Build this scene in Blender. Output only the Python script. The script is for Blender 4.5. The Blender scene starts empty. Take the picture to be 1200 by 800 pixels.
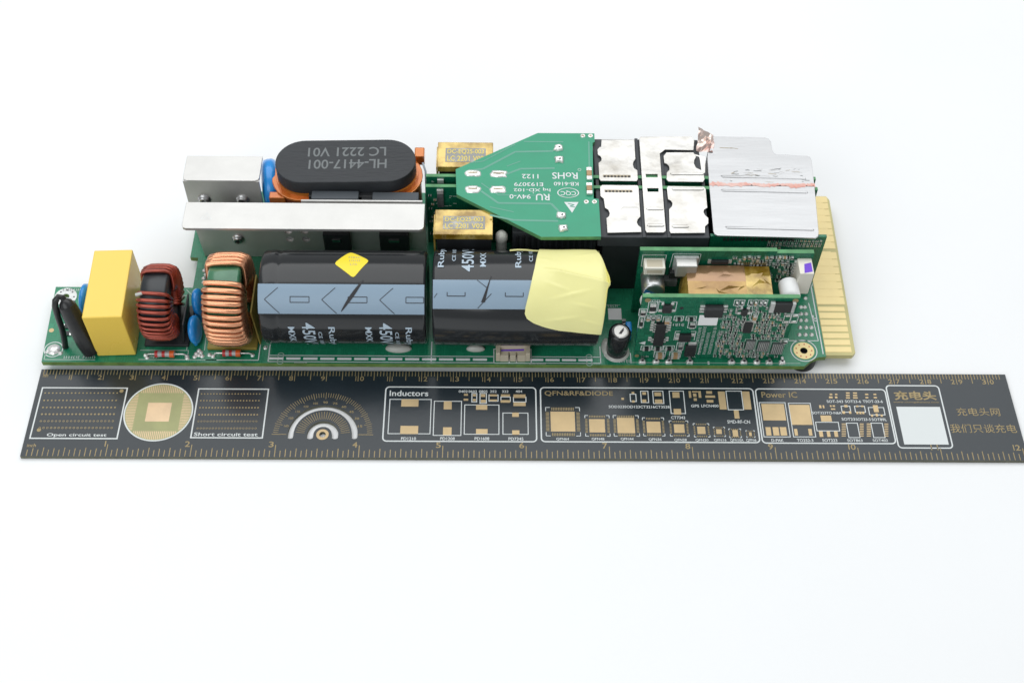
import bpy, bmesh, math, random
from mathutils import Vector, Matrix
random.seed(7)
scene = bpy.context.scene
U = 0.01                      # everything below is written in centimetres

# ------------------------------------------------------------------ camera
cam_d = bpy.data.cameras.new('camera'); cam = bpy.data.objects.new('camera', cam_d)
scene.collection.objects.link(cam); scene.camera = cam
R0 = Vector((0.99986, -0.00467, 0.01622)); R1 = Vector((-0.00576, 0.80905, 0.58771)); R2 = Vector((0.01587, 0.58771, -0.80891))
M = Matrix((R0, R1, -R2)).transposed().to_4x4()
M.translation = Vector((14.2053, -23.2196, 33.7144)) * U
cam.matrix_world = M
cam_d.sensor_width = 36; cam_d.lens = 1506.31 / 1200 * 36
cam_d.clip_start = 0.01; cam_d.clip_end = 50
cam_d.dof.use_dof = True; cam_d.dof.focus_distance = 0.405; cam_d.dof.aperture_fstop = 16

# ------------------------------------------------------------------ light: white studio, one big soft box overhead
world = bpy.data.worlds.new('World'); scene.world = world; world.use_nodes = True
world.node_tree.nodes['Background'].inputs[0].default_value = (0.965, 0.985, 1.0, 1)
world.node_tree.nodes['Background'].inputs[1].default_value = 0.36
def area(name, loc, target, sx, sy, energy, col=(1, 1, 1)):
    d = bpy.data.lights.new(name, 'AREA'); d.shape = 'RECTANGLE'; d.size = sx * U; d.size_y = sy * U; d.energy = energy; d.color = col
    o = bpy.data.objects.new(name, d); scene.collection.objects.link(o)
    o.location = Vector(loc) * U
    o.rotation_euler = (Vector(target) - Vector(loc)).to_track_quat('-Z', 'Y').to_euler()
    return o
area('softbox', (13, 36, 78), (14, 2, 0), 135, 85, 6.1, (0.985, 0.995, 1.0))
area('softbox_side', (-30, -62, 62), (12, 2, 0), 70, 60, 2.6, (0.95, 0.98, 1.0))
vs = scene.view_settings
vs.view_transform = 'Standard'; vs.look = 'None'; vs.exposure = 0.19; vs.gamma = 1.0; vs.use_curve_mapping = False

# ------------------------------------------------------------------ materials
def mat(name, col, rough=.5, metal=0., spec=.5, var=0., vscale=40., bump=0., bscale=200., coat=0., col2=None, trans=0., sss=0., vcontrast=(.35, .65), stretch=None, aniso=0.):
    m = bpy.data.materials.new(name); m.use_nodes = True
    nt = m.node_tree; b = nt.nodes['Principled BSDF']
    b.inputs['Base Color'].default_value = (*col, 1); b.inputs['Roughness'].default_value = rough
    b.inputs['Metallic'].default_value = metal; b.inputs['Specular IOR Level'].default_value = spec
    b.inputs['Coat Weight'].default_value = coat; b.inputs['Coat Roughness'].default_value = .12
    b.inputs['Transmission Weight'].default_value = trans
    if sss: b.inputs['Subsurface Weight'].default_value = sss; b.inputs['Subsurface Radius'].default_value = (.002, .002, .002); b.inputs['Subsurface Scale'].default_value = .5
    tc = nt.nodes.new('ShaderNodeTexCoord'); src = tc.outputs['Object']
    if stretch:
        mp = nt.nodes.new('ShaderNodeMapping'); mp.inputs['Scale'].default_value = stretch
        nt.links.new(src, mp.inputs[0]); src = mp.outputs[0]
    if col2 is not None or var:
        n = nt.nodes.new('ShaderNodeTexNoise'); n.inputs['Scale'].default_value = vscale; n.inputs['Detail'].default_value = 6; n.inputs['Roughness'].default_value = .6
        nt.links.new(src, n.inputs['Vector'])
        r = nt.nodes.new('ShaderNodeValToRGB')
        r.color_ramp.elements[0].position, r.color_ramp.elements[1].position = vcontrast
        c2 = col2 if col2 is not None else tuple(min(1, c * (1 + var)) for c in col)
        c1 = col if col2 is not None else tuple(c * (1 - var) for c in col)
        r.color_ramp.elements[0].color = (*c1, 1); r.color_ramp.elements[1].color = (*c2, 1)
        nt.links.new(n.outputs['Fac'], r.inputs[0]); nt.links.new(r.outputs[0], b.inputs['Base Color'])
        mr = nt.nodes.new('ShaderNodeMapRange'); mr.inputs[3].default_value = max(.03, rough * .8); mr.inputs[4].default_value = min(1, rough * 1.25)
        nt.links.new(n.outputs['Fac'], mr.inputs[0]); nt.links.new(mr.outputs[0], b.inputs['Roughness'])
    if bump:
        n2 = nt.nodes.new('ShaderNodeTexNoise'); n2.inputs['Scale'].default_value = bscale; n2.inputs['Detail'].default_value = 4
        nt.links.new(src, n2.inputs['Vector'])
        bp = nt.nodes.new('ShaderNodeBump'); bp.inputs['Strength'].default_value = bump; bp.inputs['Distance'].default_value = .0006
        nt.links.new(n2.outputs['Fac'], bp.inputs['Height']); nt.links.new(bp.outputs[0], b.inputs['Normal'])
    return m

def pcb(name, base, light, scale, rough=.3, amount=.5):
    """solder mask over copper tracks: rectilinear cells whose edges show a little paler"""
    m = mat(name, base, rough); nt = m.node_tree; b = nt.nodes['Principled BSDF']
    tc = nt.nodes.new('ShaderNodeTexCoord')
    v = nt.nodes.new('ShaderNodeTexVoronoi'); v.distance = 'CHEBYCHEV'; v.feature = 'F1'; v.inputs['Scale'].default_value = scale
    nt.links.new(tc.outputs['Object'], v.inputs['Vector'])
    w = nt.nodes.new('ShaderNodeMath'); w.operation = 'PINGPONG'; w.inputs[1].default_value = .12
    nt.links.new(v.outputs['Distance'], w.inputs[0])
    r = nt.nodes.new('ShaderNodeValToRGB'); r.color_ramp.elements[0].position = .07; r.color_ramp.elements[1].position = .10
    r.color_ramp.elements[0].color = (0, 0, 0, 1); r.color_ramp.elements[1].color = (amount, amount, amount, 1)
    nt.links.new(w.outputs[0], r.inputs[0])
    n = nt.nodes.new('ShaderNodeTexNoise'); n.inputs['Scale'].default_value = 45; n.inputs['Detail'].default_value = 3
    nt.links.new(tc.outputs['Object'], n.inputs['Vector'])
    mul = nt.nodes.new('ShaderNodeMath'); mul.operation = 'MULTIPLY'
    nt.links.new(r.outputs[0], mul.inputs[0]); nt.links.new(n.outputs['Fac'], mul.inputs[1])
    mix = nt.nodes.new('ShaderNodeMix'); mix.data_type = 'RGBA'
    mix.inputs['A'].default_value = (*base, 1); mix.inputs['B'].default_value = (*light, 1)
    nt.links.new(mul.outputs[0], mix.inputs['Factor']); nt.links.new(mix.outputs['Result'], b.inputs['Base Color'])
    bp = nt.nodes.new('ShaderNodeBump'); bp.inputs['Strength'].default_value = .25; bp.inputs['Distance'].default_value = .0001
    nt.links.new(r.outputs[0], bp.inputs['Height']); nt.links.new(bp.outputs[0], b.inputs['Normal'])
    return m

MT = dict(
 table=mat('white_table', (.885, .90, .908), .55, var=.012, vscale=9, bump=.05, bscale=900),
 mask=pcb('green_mask', (.012, .20, .10), (.03, .34, .18), 330, .28, .8),
 mask_dark=pcb('dark_green_mask', (.005, .125, .065), (.02, .25, .13), 420, .25, .9),
 mask_pale=mat('pale_green_mask', (.026, .315, .175), .34, var=.06, vscale=60, bump=.03, bscale=300),
 mask_track=mat('pale_green_track', (.125, .36, .27), .34, var=.05),
 edge=mat('board_edge', (.16, .27, .07), .6, var=.25, vscale=300),
 edge_green=mat('board_edge_green', (.10, .30, .13), .55, var=.2, vscale=300),
 pad_bright=mat('bright_pad', (.70, .52, .33), .4, .3, var=.08, vscale=200),
 fr4_window=mat('green_laminate', (.36, .37, .17), .45, var=.08, vscale=120),
 fr4=mat('bare_laminate', (.55, .50, .22), .45, var=.08, vscale=120),
 gold=mat('gold_plating', (.56, .42, .23), .45, .4, var=.10, vscale=120),
 gold_dull=mat('gold_track', (.34, .265, .135), .5, .3, var=.12, vscale=250),
 silk=mat('white_silkscreen', (.72, .76, .76), .6),
 silk_dim=mat('thin_silkscreen', (.42, .55, .48), .6),
 solder=mat('solder', (.86, .86, .84), .24, .55, var=.12, vscale=400, bump=.5, bscale=500),
 solder_dull=mat('dull_solder', (.62, .64, .63), .45, .6, var=.15, vscale=400),
 tin=mat('tinned_steel', (.62, .615, .595), .38, .56, var=.07, vscale=55, bump=.35, bscale=60),
 tin_worn=mat('worn_tin_plate', (.60, .59, .565), .30, .82, col2=(.40, .375, .33), vscale=95, bump=1.0, bscale=75, vcontrast=(.48, .78)),
 alu=mat('brushed_aluminium', (.51, .515, .522), .34, .82, col2=(.475, .48, .487), vscale=30, bump=.06, bscale=160, stretch=(1, 9, 9), vcontrast=(.3, .8)),
 gold_pale=mat('pale_gold_contact', (.80, .655, .32), .42, .25, var=.06, vscale=90),
 steel=mat('steel', (.45, .45, .45), .3, 1.),
 ruler=mat('black_solder_mask', (.014, .023, .030), .25, var=.12, vscale=14, bump=.06, bscale=260),
 yellow=mat('yellow_plastic', (.90, .635, .105), .26, var=.02, vscale=20, bump=.04, bscale=500),
 copper=mat('copper_wire', (.80, .38, .21), .27, .88, var=.04, vscale=120, coat=.3),
 redwire=mat('red_enamel_wire', (.30, .052, .03), .22, .6, var=.2, vscale=120, coat=.35),
 blue=mat('blue_epoxy', (.015, .27, .72), .22, var=.06, vscale=60, coat=.3),
 greencore=mat('green_core', (.035, .15, .075), .2, col2=(.07, .22, .12), vscale=90, coat=.4, bump=.2, bscale=90),
 blackcore=mat('black_core', (.022, .026, .030), .30, var=.2, bump=.2, bscale=90),
 ferrite=mat('ferrite', (.018, .021, .025), .50, col2=(.028, .032, .037), vscale=70, bump=.3, bscale=350, stretch=(1, 4, 1)),
 plastic_black=mat('black_plastic', (.020, .022, .024), .45, var=.15),
 frame_dark=mat('dark_frame', (.045, .050, .056), .55, var=.2, vscale=80, bump=.15),
 shrink=mat('heat_shrink', (.014, .015, .016), .30, var=.2, bump=.6, bscale=70),
 sleeve=mat('capacitor_sleeve', (.016, .018, .020), .15, var=.06, vscale=30, bump=.06, bscale=30, stretch=(.4, 1, 1)),
 stripe=mat('grey_blue_stripe', (.25, .345, .44), .38, var=.02),
 ink_light=mat('pale_ink', (.45, .55, .64), .5),
 ink_black=mat('black_ink', (.018, .018, .022), .5),
 tape=mat('yellow_tape', (.87, .835, .37), .36, var=.02, vscale=60, sss=.1),
 sticker=mat('yellow_sticker', (.92, .73, .03), .40),
 label=mat('white_label', (.88, .89, .89), .5),
 edge_ruler=mat('ruler_edge', (.11, .11, .075), .6, var=.2, vscale=200),
 orange=mat('orange_film', (.72, .24, .03), .18, .3, col2=(.50, .13, .03), vscale=55, coat=.5),
 coil=mat('brown_coil', (.22, .06, .03), .35, .2, col2=(.33, .10, .045), vscale=90, bump=.3, bscale=200),
 kapton=mat('kapton', (.26, .15, .010), .12, .25, col2=(.70, .50, .12), vscale=130, coat=.8, vcontrast=(.40, .62), bump=.25, bscale=90),
 kapton_gold=mat('gold_film', (.30, .16, .04), .15, .4, col2=(.55, .36, .09), vscale=60, coat=.8, vcontrast=(.40, .65), bump=.2, bscale=60),
 kapton_grey=mat('kapton_over_grey', (.20, .20, .19), .18, .1, col2=(.42, .40, .34), vscale=160, coat=.8, vcontrast=(.45, .62), bump=.3, bscale=90),
 cutape=mat('copper_foil_tape', (.34, .19, .105), .2, .5, col2=(.40, .25, .11), vscale=60, coat=.6, vcontrast=(.35, .75), bump=.35, bscale=55),
 ink_yellow=mat('yellow_ink', (.78, .62, .12), .5),
 ink_grey=mat('grey_ink', (.17, .185, .19), .6),
 beige=mat('beige_plastic', (.58, .52, .40), .5, var=.05),
 ivory=mat('ivory_plastic', (.80, .77, .68), .45),
 white=mat('white_nylon', (.82, .83, .83), .4, sss=.15),
 silicone=mat('white_silicone', (.50, .51, .47), .28, sss=.2, var=.06),
 purple=mat('purple_marker', (.16, .05, .62), .5),
 redink=mat('red_residue', (.72, .30, .24), .6, col2=(.80, .56, .50), vscale=200, vcontrast=(.35, .6)),
 can=mat('can_aluminium', (.62, .63, .64), .34, .9, var=.05),
 can_blue=mat('can_blue', (.03, .17, .36), .4),
 chip=mat('chip_black', (.022, .024, .026), .40, var=.15, bump=.15, bscale=800),
 chip_grey=mat('chip_grey', (.11, .12, .12), .45, var=.3, vscale=500),
 tan=mat('ceramic_tan', (.42, .27, .14), .5, var=.1),
 mustard=mat('mustard_board', (.33, .25, .05), .5, var=.2),
 grey_pad=mat('grey_thermal_pad', (.070, .082, .094), .6, var=.1),
 glass=mat('glass_body', (.40, .42, .42), .12, coat=.5),
 red=mat('red_band', (.50, .03, .03), .35), orange_band=mat('orange_band', (.70, .12, .02), .35),
 foil=mat('torn_foil', (.78, .66, .60), .28, .8, col2=(.62, .38, .34), vscale=160, bump=.8, bscale=160),
 cork=mat('varnish', (.45, .38, .26), .5, var=.3, vscale=200),
)

# ------------------------------------------------------------------ mesh builder
_txt = {}
def text_geo(s):
    if s not in _txt:
        c = bpy.data.curves.new('t', 'FONT'); c.body = s; c.resolution_u = 3; c.offset = .03 if s == '充电头' else (0 if ord(s[0]) > 9999 else .012)
        o = bpy.data.objects.new('t', c)
        me = bpy.data.meshes.new_from_object(o)
        vv = [(v.co.x, v.co.y) for v in me.vertices]; ff = [tuple(f.vertices) for f in me.polygons]
        bpy.data.objects.remove(o); bpy.data.curves.remove(c); bpy.data.meshes.remove(me)
        x0 = min(v[0] for v in vv); x1 = max(v[0] for v in vv); y0 = min(v[1] for v in vv); y1 = max(v[1] for v in vv)
        _txt[s] = ([((x - x0) / (x1 - x0), (y - y0) / (y1 - y0)) for x, y in vv], ff)
    return _txt[s]
_box = {}
class MB:
    def __init__(s): s.v = []; s.f = []; s.m = []; s.s = []; s.mats = []
    def mi(s, m):
        m = MT[m] if isinstance(m, str) else m
        if m not in s.mats: s.mats.append(m)
        return s.mats.index(m)
    def add(s, vs, fs, m, smooth=False):
        k = len(s.v); i = s.mi(m); s.v += [tuple(v) for v in vs]
        for f in fs: s.f.append(tuple(a + k for a in f)); s.m.append(i); s.s.append(smooth)
    def box(s, x0, x1, y0, y1, z0, z1, m, bev=0, rot=None):
        if bev:
            bm = bmesh.new(); bmesh.ops.create_cube(bm, size=1)
            for v in bm.verts: v.co = Vector(((x0 + x1) / 2 + v.co.x * (x1 - x0), (y0 + y1) / 2 + v.co.y * (y1 - y0), (z0 + z1) / 2 + v.co.z * (z1 - z0)))
            bmesh.ops.bevel(bm, geom=bm.edges[:], offset=bev, segments=2, profile=.5, affect='EDGES')
            bm.verts.index_update(); vs = [v.co[:] for v in bm.verts]; fs = [[v.index for v in f.verts] for f in bm.faces]; bm.free()
        else:
            vs = [(x, y, z) for z in (z0, z1) for y in (y0, y1) for x in (x0, x1)]
            fs = [(0, 2, 3, 1), (4, 5, 7, 6), (0, 1, 5, 4), (2, 6, 7, 3), (0, 4, 6, 2), (1, 3, 7, 5)]
        if rot:
            c = Vector(((x0 + x1) / 2, (y0 + y1) / 2, (z0 + z1) / 2)); vs = [(rot @ (Vector(v) - c)) + c for v in vs]
        s.add(vs, fs, m); return s
    def cyl(s, p0, p1, r0, m, r1=None, n=28, caps=True, m_cap=None, bev=0):
        p0 = Vector(p0); p1 = Vector(p1); r1 = r0 if r1 is None else r1
        d = (p1 - p0).normalized(); L = (p1 - p0).length
        prof = [(0, r0), (L, r1)] if not bev else [(0, r0 - bev), (bev * .3, r0 - bev * .3), (bev, r0), (L - bev, r1), (L - bev * .3, r1 - bev * .3), (L, r1 - bev)]
        s.lathe(p0, d, prof, m, n, caps, m_cap); return s
    def lathe(s, p0, d, prof, m, n=28, caps=True, m_cap=None):
        p0 = Vector(p0); d = Vector(d).normalized(); a = d.orthogonal().normalized(); b = d.cross(a)
        vs = []
        for t, r in prof:
            for k in range(n):
                th = 2 * math.pi * k / n; vs.append(p0 + d * t + (a * math.cos(th) + b * math.sin(th)) * r)
        fs = [(i * n + k, i * n + (k + 1) % n, (i + 1) * n + (k + 1) % n, (i + 1) * n + k) for i in range(len(prof) - 1) for k in range(n)]
        s.add(vs, fs, m, True)
        if caps:
            mc = m_cap or m
            s.add(vs[:n], [tuple(reversed(range(n)))], mc); s.add(vs[-n:], [tuple(range(n))], mc)
    def tube(s, path, r, m, n=8, closed=False, caps=True):
        P = [Vector(p) for p in path]; N = len(P); vs = []
        up = None; rs = r if isinstance(r, (list, tuple)) else [r] * N
        for i in range(N):
            t = (P[(i + 1) % N] - P[i - 1]) if closed or 0 < i < N - 1 else (P[1] - P[0] if i == 0 else P[-1] - P[-2])
            t.normalize()
            if up is None: up = t.orthogonal().normalized()
            up = (up - t * up.dot(t)); up = up.normalized() if up.length > 1e-6 else t.orthogonal().normalized()
            b = t.cross(up)
            for k in range(n):
                a = 2 * math.pi * k / n; vs.append(P[i] + (up * math.cos(a) + b * math.sin(a)) * rs[i])
        fs = [(i * n + k, i * n + (k + 1) % n, ((i + 1) % N) * n + (k + 1) % n, ((i + 1) % N) * n + k) for i in range(N if closed else N - 1) for k in range(n)]
        s.add(vs, fs, m, True)
        if caps and not closed: s.add(vs[:n], [tuple(reversed(range(n)))], m); s.add(vs[-n:], [tuple(range(n))], m)
    def text(s, t, rect, m, flip=False, fn=None, z=0.):
        """fit a line of text into rect (x0,x1,y0,y1); flip turns it by 180 degrees; fn maps (x,y) to a point"""
        x0, x1, y0, y1 = rect; vv, ff = text_geo(t)
        if flip: pts = [(x1 - u * (x1 - x0), y1 - v * (y1 - y0)) for u, v in vv]
        else: pts = [(x0 + u * (x1 - x0), y0 + v * (y1 - y0)) for u, v in vv]
        s.add([fn(x, y) if fn else (x, y, z) for x, y in pts], ff, m)
    def quad(s, rect, z, m):
        x0, x1, y0, y1 = rect; s.add([(x0, y0, z), (x1, y0, z), (x1, y1, z), (x0, y1, z)], [(0, 1, 2, 3)], m)
    def frame(s, rect, t, z, m, rad=0, fn=None, seg=5):
        x0, x1, y0, y1 = rect
        def loop(d):
            a, b, c, e = x0 + d, x1 - d, y0 + d, y1 - d; r = max(rad - d, 0.0001) if rad else 0
            if not r: return [(a, c), (b, c), (b, e), (a, e)]
            o = []
            for cx, cy, st in ((b - r, c + r, -90), (b - r, e - r, 0), (a + r, e - r, 90), (a + r, c + r, 180)):
                for k in range(seg + 1):
                    th = math.radians(st + 90 * k / seg); o.append((cx + r * math.cos(th), cy + r * math.sin(th)))
            return o
        A = loop(-t / 2); B = loop(t / 2); n = len(A)
        P = A + B; s.add([fn(x, y) if fn else (x, y, z) for x, y in P], [(i, (i + 1) % n, n + (i + 1) % n, n + i) for i in range(n)], m)
    def line(s, pts, t, z, m, fn=None):
        for i_, ((xa, ya), (xb, yb)) in enumerate(zip(pts, pts[1:])):
            zi = z + .0008 * (i_ % 2); L = math.hypot(xb - xa, yb - ya) or 1; nx, ny = -(yb - ya) / L * t / 2, (xb - xa) / L * t / 2
            q = [(xa - nx, ya - ny), (xb - nx, yb - ny), (xb + nx, yb + ny), (xa + nx, ya + ny)]
            s.add([fn(x, y) if fn else (x, y, zi) for x, y in q], [(0, 1, 2, 3)], m)
    def disc(s, c, r, z, m, n=16, rin=0, rx=1, ry=1):
        o = [(c[0] + r * rx * math.cos(2 * math.pi * k / n), c[1] + r * ry * math.sin(2 * math.pi * k / n), z) for k in range(n)]
        if not rin: s.add(o, [tuple(range(n))], m)
        else:
            i = [(c[0] + rin * rx * math.cos(2 * math.pi * k / n), c[1] + rin * ry * math.sin(2 * math.pi * k / n), z) for k in range(n)]
            s.add(o + i, [(k, (k + 1) % n, n + (k + 1) % n, n + k) for k in range(n)], m)
    def plate(s, loops, z0, z1, m, m_side=None, fn=None, bev=0):
        """flat plate from outlines (the first one outer, the others holes), filled by a 2-D curve"""
        c = bpy.data.curves.new('p', 'CURVE'); c.dimensions = '2D'; c.fill_mode = 'BOTH'; c.extrude = (z1 - z0) / 2
        if bev: c.bevel_depth = bev; c.bevel_resolution = 1; c.extrude -= bev; c.offset = -bev
        for L in loops:
            sp = c.splines.new('POLY'); sp.points.add(len(L) - 1); sp.use_cyclic_u = True
            for q, (x, y) in zip(sp.points, L): q.co = (x, y, 0, 1)
        o = bpy.data.objects.new('p', c); me = bpy.data.meshes.new_from_object(o)
        zm = (z0 + z1) / 2
        vs = [(v.co.x, v.co.y, v.co.z + zm) for v in me.vertices]
        A = [tuple(f.vertices) for f in me.polygons if abs(f.normal.z) > .9]; B = [tuple(f.vertices) for f in me.polygons if abs(f.normal.z) <= .9]
        bpy.data.objects.remove(o); bpy.data.curves.remove(c); bpy.data.meshes.remove(me)
        if fn: vs = [fn(*v) for v in vs]
        s.add(vs, A, m); s.add(vs, B, m_side or m)
    def build(s, name, parent=None, loc=None, rz=0, label=None, kind=None, mod=None, weld=False):
        me = bpy.data.meshes.new(name); off = Vector(loc) if loc else Vector((0, 0, 0))
        me.from_pydata([tuple((Vector(v) - off) * U) for v in s.v], [], s.f)
        for m in s.mats: me.materials.append(m)
        me.polygons.foreach_set('material_index', s.m); me.polygons.foreach_set('use_smooth', s.s); me.update()
        o = bpy.data.objects.new(name, me); scene.collection.objects.link(o)
        o.location = off * U; o.rotation_euler[2] = rz
        if parent is not None:
            o.parent = parent
            w = Vector((0, 0, 0)); q = parent
            while q is not None: w += q.location; q = q.parent
            o.location = off * U - w if parent.rotation_euler[2] == 0 else o.location
        if label: o['label'] = label
        if kind: o['kind'] = kind
        return o
def copy_to(src, parent, loc, scale=None):
    o = src.copy(); scene.collection.objects.link(o); o.parent = parent
    w = Vector((0, 0, 0)); q = parent
    while q is not None: w += q.location; q = q.parent
    o.location = Vector(loc) * U - w
    if scale: o.scale = scale
    return o
def put(o, loc):
    w = Vector((0, 0, 0)); q = o.parent
    while q is not None: w += q.location; q = q.parent
    o.location = Vector(loc) * U - w
def thing(name, label, cat, loc):
    e = bpy.data.objects.new(name, None); scene.collection.objects.link(e); e.location = Vector(loc) * U; e.empty_display_size = .01
    e['label'] = label; e['category'] = cat
    return e
def circle(cx, cy, r, n=24): return [(cx + r * math.cos(2 * math.pi * k / n), cy + r * math.sin(2 * math.pi * k / n)) for k in range(n)]

# ------------------------------------------------------------------ measured layout (centimetres)
OUTL = [((0.178,2.816,-2.551,-0.701),0),((5.047,7.223,-2.503,-0.714),0),((10.895,15.602,-2.594,-0.605),0.12),((15.749,22.457,-2.589,-0.598),0.12),((22.536,26.646,-2.603,-0.606),0.12),((26.705,28.378,-2.755,-0.455),0.12),((11.044,12.332,-2.327,-1.069),0),((12.431,13.279,-2.382,-1.131),0),((13.381,14.446,-2.335,-1.263),0),((14.569,15.346,-2.33,-1.557),0),((22.604,23.415,-2.381,-1.12),0),((23.517,24.204,-2.376,-1.14),0),((24.274,24.979,-2.154,-1.838),0),((25.227,25.571,-2.392,-1.867),0),((25.994,26.347,-2.388,-1.863),0),((21.602,22.084,-1.396,-0.695),0),((19.806,20.254,-1.545,-0.706),0),((18.903,19.133,-1.144,-0.713),0),((19.283,19.606,-1.177,-0.71),0),((18.565,18.745,-1.106,-0.831),0),((13.599,13.75,-1.153,-0.833),0),((13.853,14.053,-1.204,-0.831),0),((14.133,14.418,-1.123,-0.883),0),((14.507,14.801,-1.12,-0.961),0),((14.899,15.29,-1.144,-0.958),0),((25.162,25.435,-1.465,-1.241),0),((25.581,25.896,-1.462,-1.239),0),((26.009,26.491,-1.558,-1.285),0)]
GOLD = [(11.404,11.939,-1.339,-1.064),(11.418,11.964,-2.337,-2.044),(12.726,12.974,-1.433,-1.131),(12.729,12.991,-2.372,-2.089),(13.732,14.082,-1.442,-1.263),(13.743,14.097,-2.325,-2.145),(14.856,15.063,-1.698,-1.541),(14.853,15.076,-2.345,-2.186),(13.348,13.473,-0.925,-0.851),(13.342,13.484,-1.107,-1.032),(13.624,13.722,-0.945,-0.86),(13.627,13.725,-1.126,-1.041),(13.874,14.017,-0.965,-0.858),(13.876,14.036,-1.178,-1.071),(14.155,14.391,-0.942,-0.867),(14.156,14.391,-1.123,-1.059),(14.507,14.792,-0.95,-0.864),(14.498,14.8,-1.174,-1.078),(14.899,15.278,-0.995,-0.862),(14.898,15.279,-1.298,-1.16),(18.618,18.702,-0.816,-0.745),(18.611,18.695,-1.146,-1.066),(18.953,19.07,-0.854,-0.753),(18.934,19.06,-1.144,-1.029),(19.333,19.543,-0.901,-0.761),(19.331,19.565,-1.176,-1.027),(18.282,18.366,-1.048,-0.968),(19.898,20.121,-0.958,-0.747),(19.891,20.12,-1.584,-1.372),(20.549,20.654,-0.919,-0.794),(20.417,20.489,-0.956,-0.704),(20.72,20.804,-0.954,-0.702),(20.527,20.708,-0.753,-0.703),(20.556,20.652,-1.07,-0.97),(20.971,21.157,-0.801,-0.7),(20.931,21.238,-0.952,-0.866),(20.957,21.167,-1.132,-1.032),(21.341,21.559,-1.388,-0.713),(22.105,22.336,-1.384,-0.708),(21.769,21.923,-1.721,-1.411),(22.658,23.368,-1.783,-1.17),(22.686,22.843,-2.334,-2.028),(22.905,23.09,-2.332,-2.027),(23.132,23.33,-2.331,-2.026),(23.526,24.169,-1.94,-1.2),(23.566,23.665,-2.329,-2.087),(24.004,24.112,-2.327,-2.084),(24.458,24.791,-1.813,-1.592),(24.325,24.441,-2.373,-2.165),(24.565,24.668,-2.372,-2.164),(24.792,24.904,-2.371,-2.163),(24.868,24.953,-0.828,-0.777),(24.83,24.944,-0.949,-0.878),(25.037,25.113,-0.827,-0.776),(25.02,25.096,-0.948,-0.877),(25.392,25.51,-0.774,-0.723),(25.377,25.496,-0.865,-0.814),(25.363,25.49,-0.956,-0.905),(25.616,25.743,-0.773,-0.722),(25.601,25.736,-0.864,-0.813),(25.587,25.734,-0.954,-0.904),(25.988,26.094,-0.821,-0.77),(25.981,26.074,-0.942,-0.891),(26.255,26.348,-0.819,-0.769),(26.242,26.348,-0.94,-0.89),(24.472,24.539,-1.321,-1.211),(24.581,24.631,-1.32,-1.211),(24.811,24.861,-1.269,-1.209),(24.895,24.97,-1.268,-1.209),(24.827,24.961,-1.378,-1.328),(25.264,25.364,-1.286,-1.196),(25.164,25.248,-1.525,-1.426),(25.373,25.444,-1.523,-1.424),(25.632,25.708,-1.274,-1.214),(25.788,25.872,-1.273,-1.213),(25.601,25.664,-1.532,-1.443),(25.693,25.76,-1.532,-1.442),(25.785,25.852,-1.531,-1.442),(26.044,26.111,-1.628,-1.549),(26.194,26.266,-1.617,-1.509),(26.345,26.412,-1.626,-1.547),(26.163,26.318,-1.459,-1.201),(25.077,25.21,-1.913,-1.884),(25.067,25.2,-1.976,-1.947),(25.057,25.19,-2.04,-2.011),(25.047,25.18,-2.103,-2.074),(25.038,25.17,-2.166,-2.137),(25.028,25.16,-2.229,-2.2),(25.018,25.15,-2.292,-2.263),(25.008,25.14,-2.355,-2.326),(25.639,25.763,-1.91,-1.881),(25.628,25.753,-1.973,-1.944),(25.618,25.742,-2.037,-2.008),(25.607,25.732,-2.1,-2.071),(25.597,25.721,-2.163,-2.134),(25.587,25.711,-2.226,-2.197),(25.576,25.7,-2.289,-2.26),(25.566,25.69,-2.352,-2.323),(25.859,25.992,-1.909,-1.879),(25.848,25.981,-1.972,-1.943),(25.838,25.971,-2.036,-2.006),(25.827,25.96,-2.099,-2.07),(25.817,25.949,-2.162,-2.133),(25.806,25.939,-2.225,-2.196),(25.795,25.928,-2.288,-2.259),(25.785,25.917,-2.351,-2.322),(26.408,26.533,-1.906,-1.876),(26.397,26.522,-1.969,-1.94),(26.386,26.511,-2.032,-2.003),(26.375,26.5,-2.096,-2.067),(26.364,26.488,-2.159,-2.13),(26.353,26.477,-2.222,-2.193),(26.342,26.466,-2.285,-2.256),(26.331,26.455,-2.348,-2.319)]
QFN = [((16.046,16.798,-2.223,-1.492),(15.898,16.954,-2.382,-1.343),14),((17.234,17.72,-2.251,-1.765),(17.11,17.864,-2.386,-1.633),10),((18.1,18.641,-2.271,-1.711),(17.988,18.772,-2.381,-1.628),10),((19.008,19.438,-2.256,-1.844),(18.894,19.554,-2.367,-1.706),9),((19.851,20.173,-2.252,-1.937),(19.719,20.297,-2.373,-1.815),7),((20.567,20.815,-2.287,-2.021),(20.456,20.939,-2.398,-1.913),5),((21.145,21.318,-2.284,-2.11),(21.07,21.42,-2.376,-2.037),4),((21.65,21.815,-2.378,-2.136),(21.539,21.91,-2.411,-2.097),4),((22.154,22.236,-2.351,-2.216),(22.064,22.328,-2.399,-2.158),3)]
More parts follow.
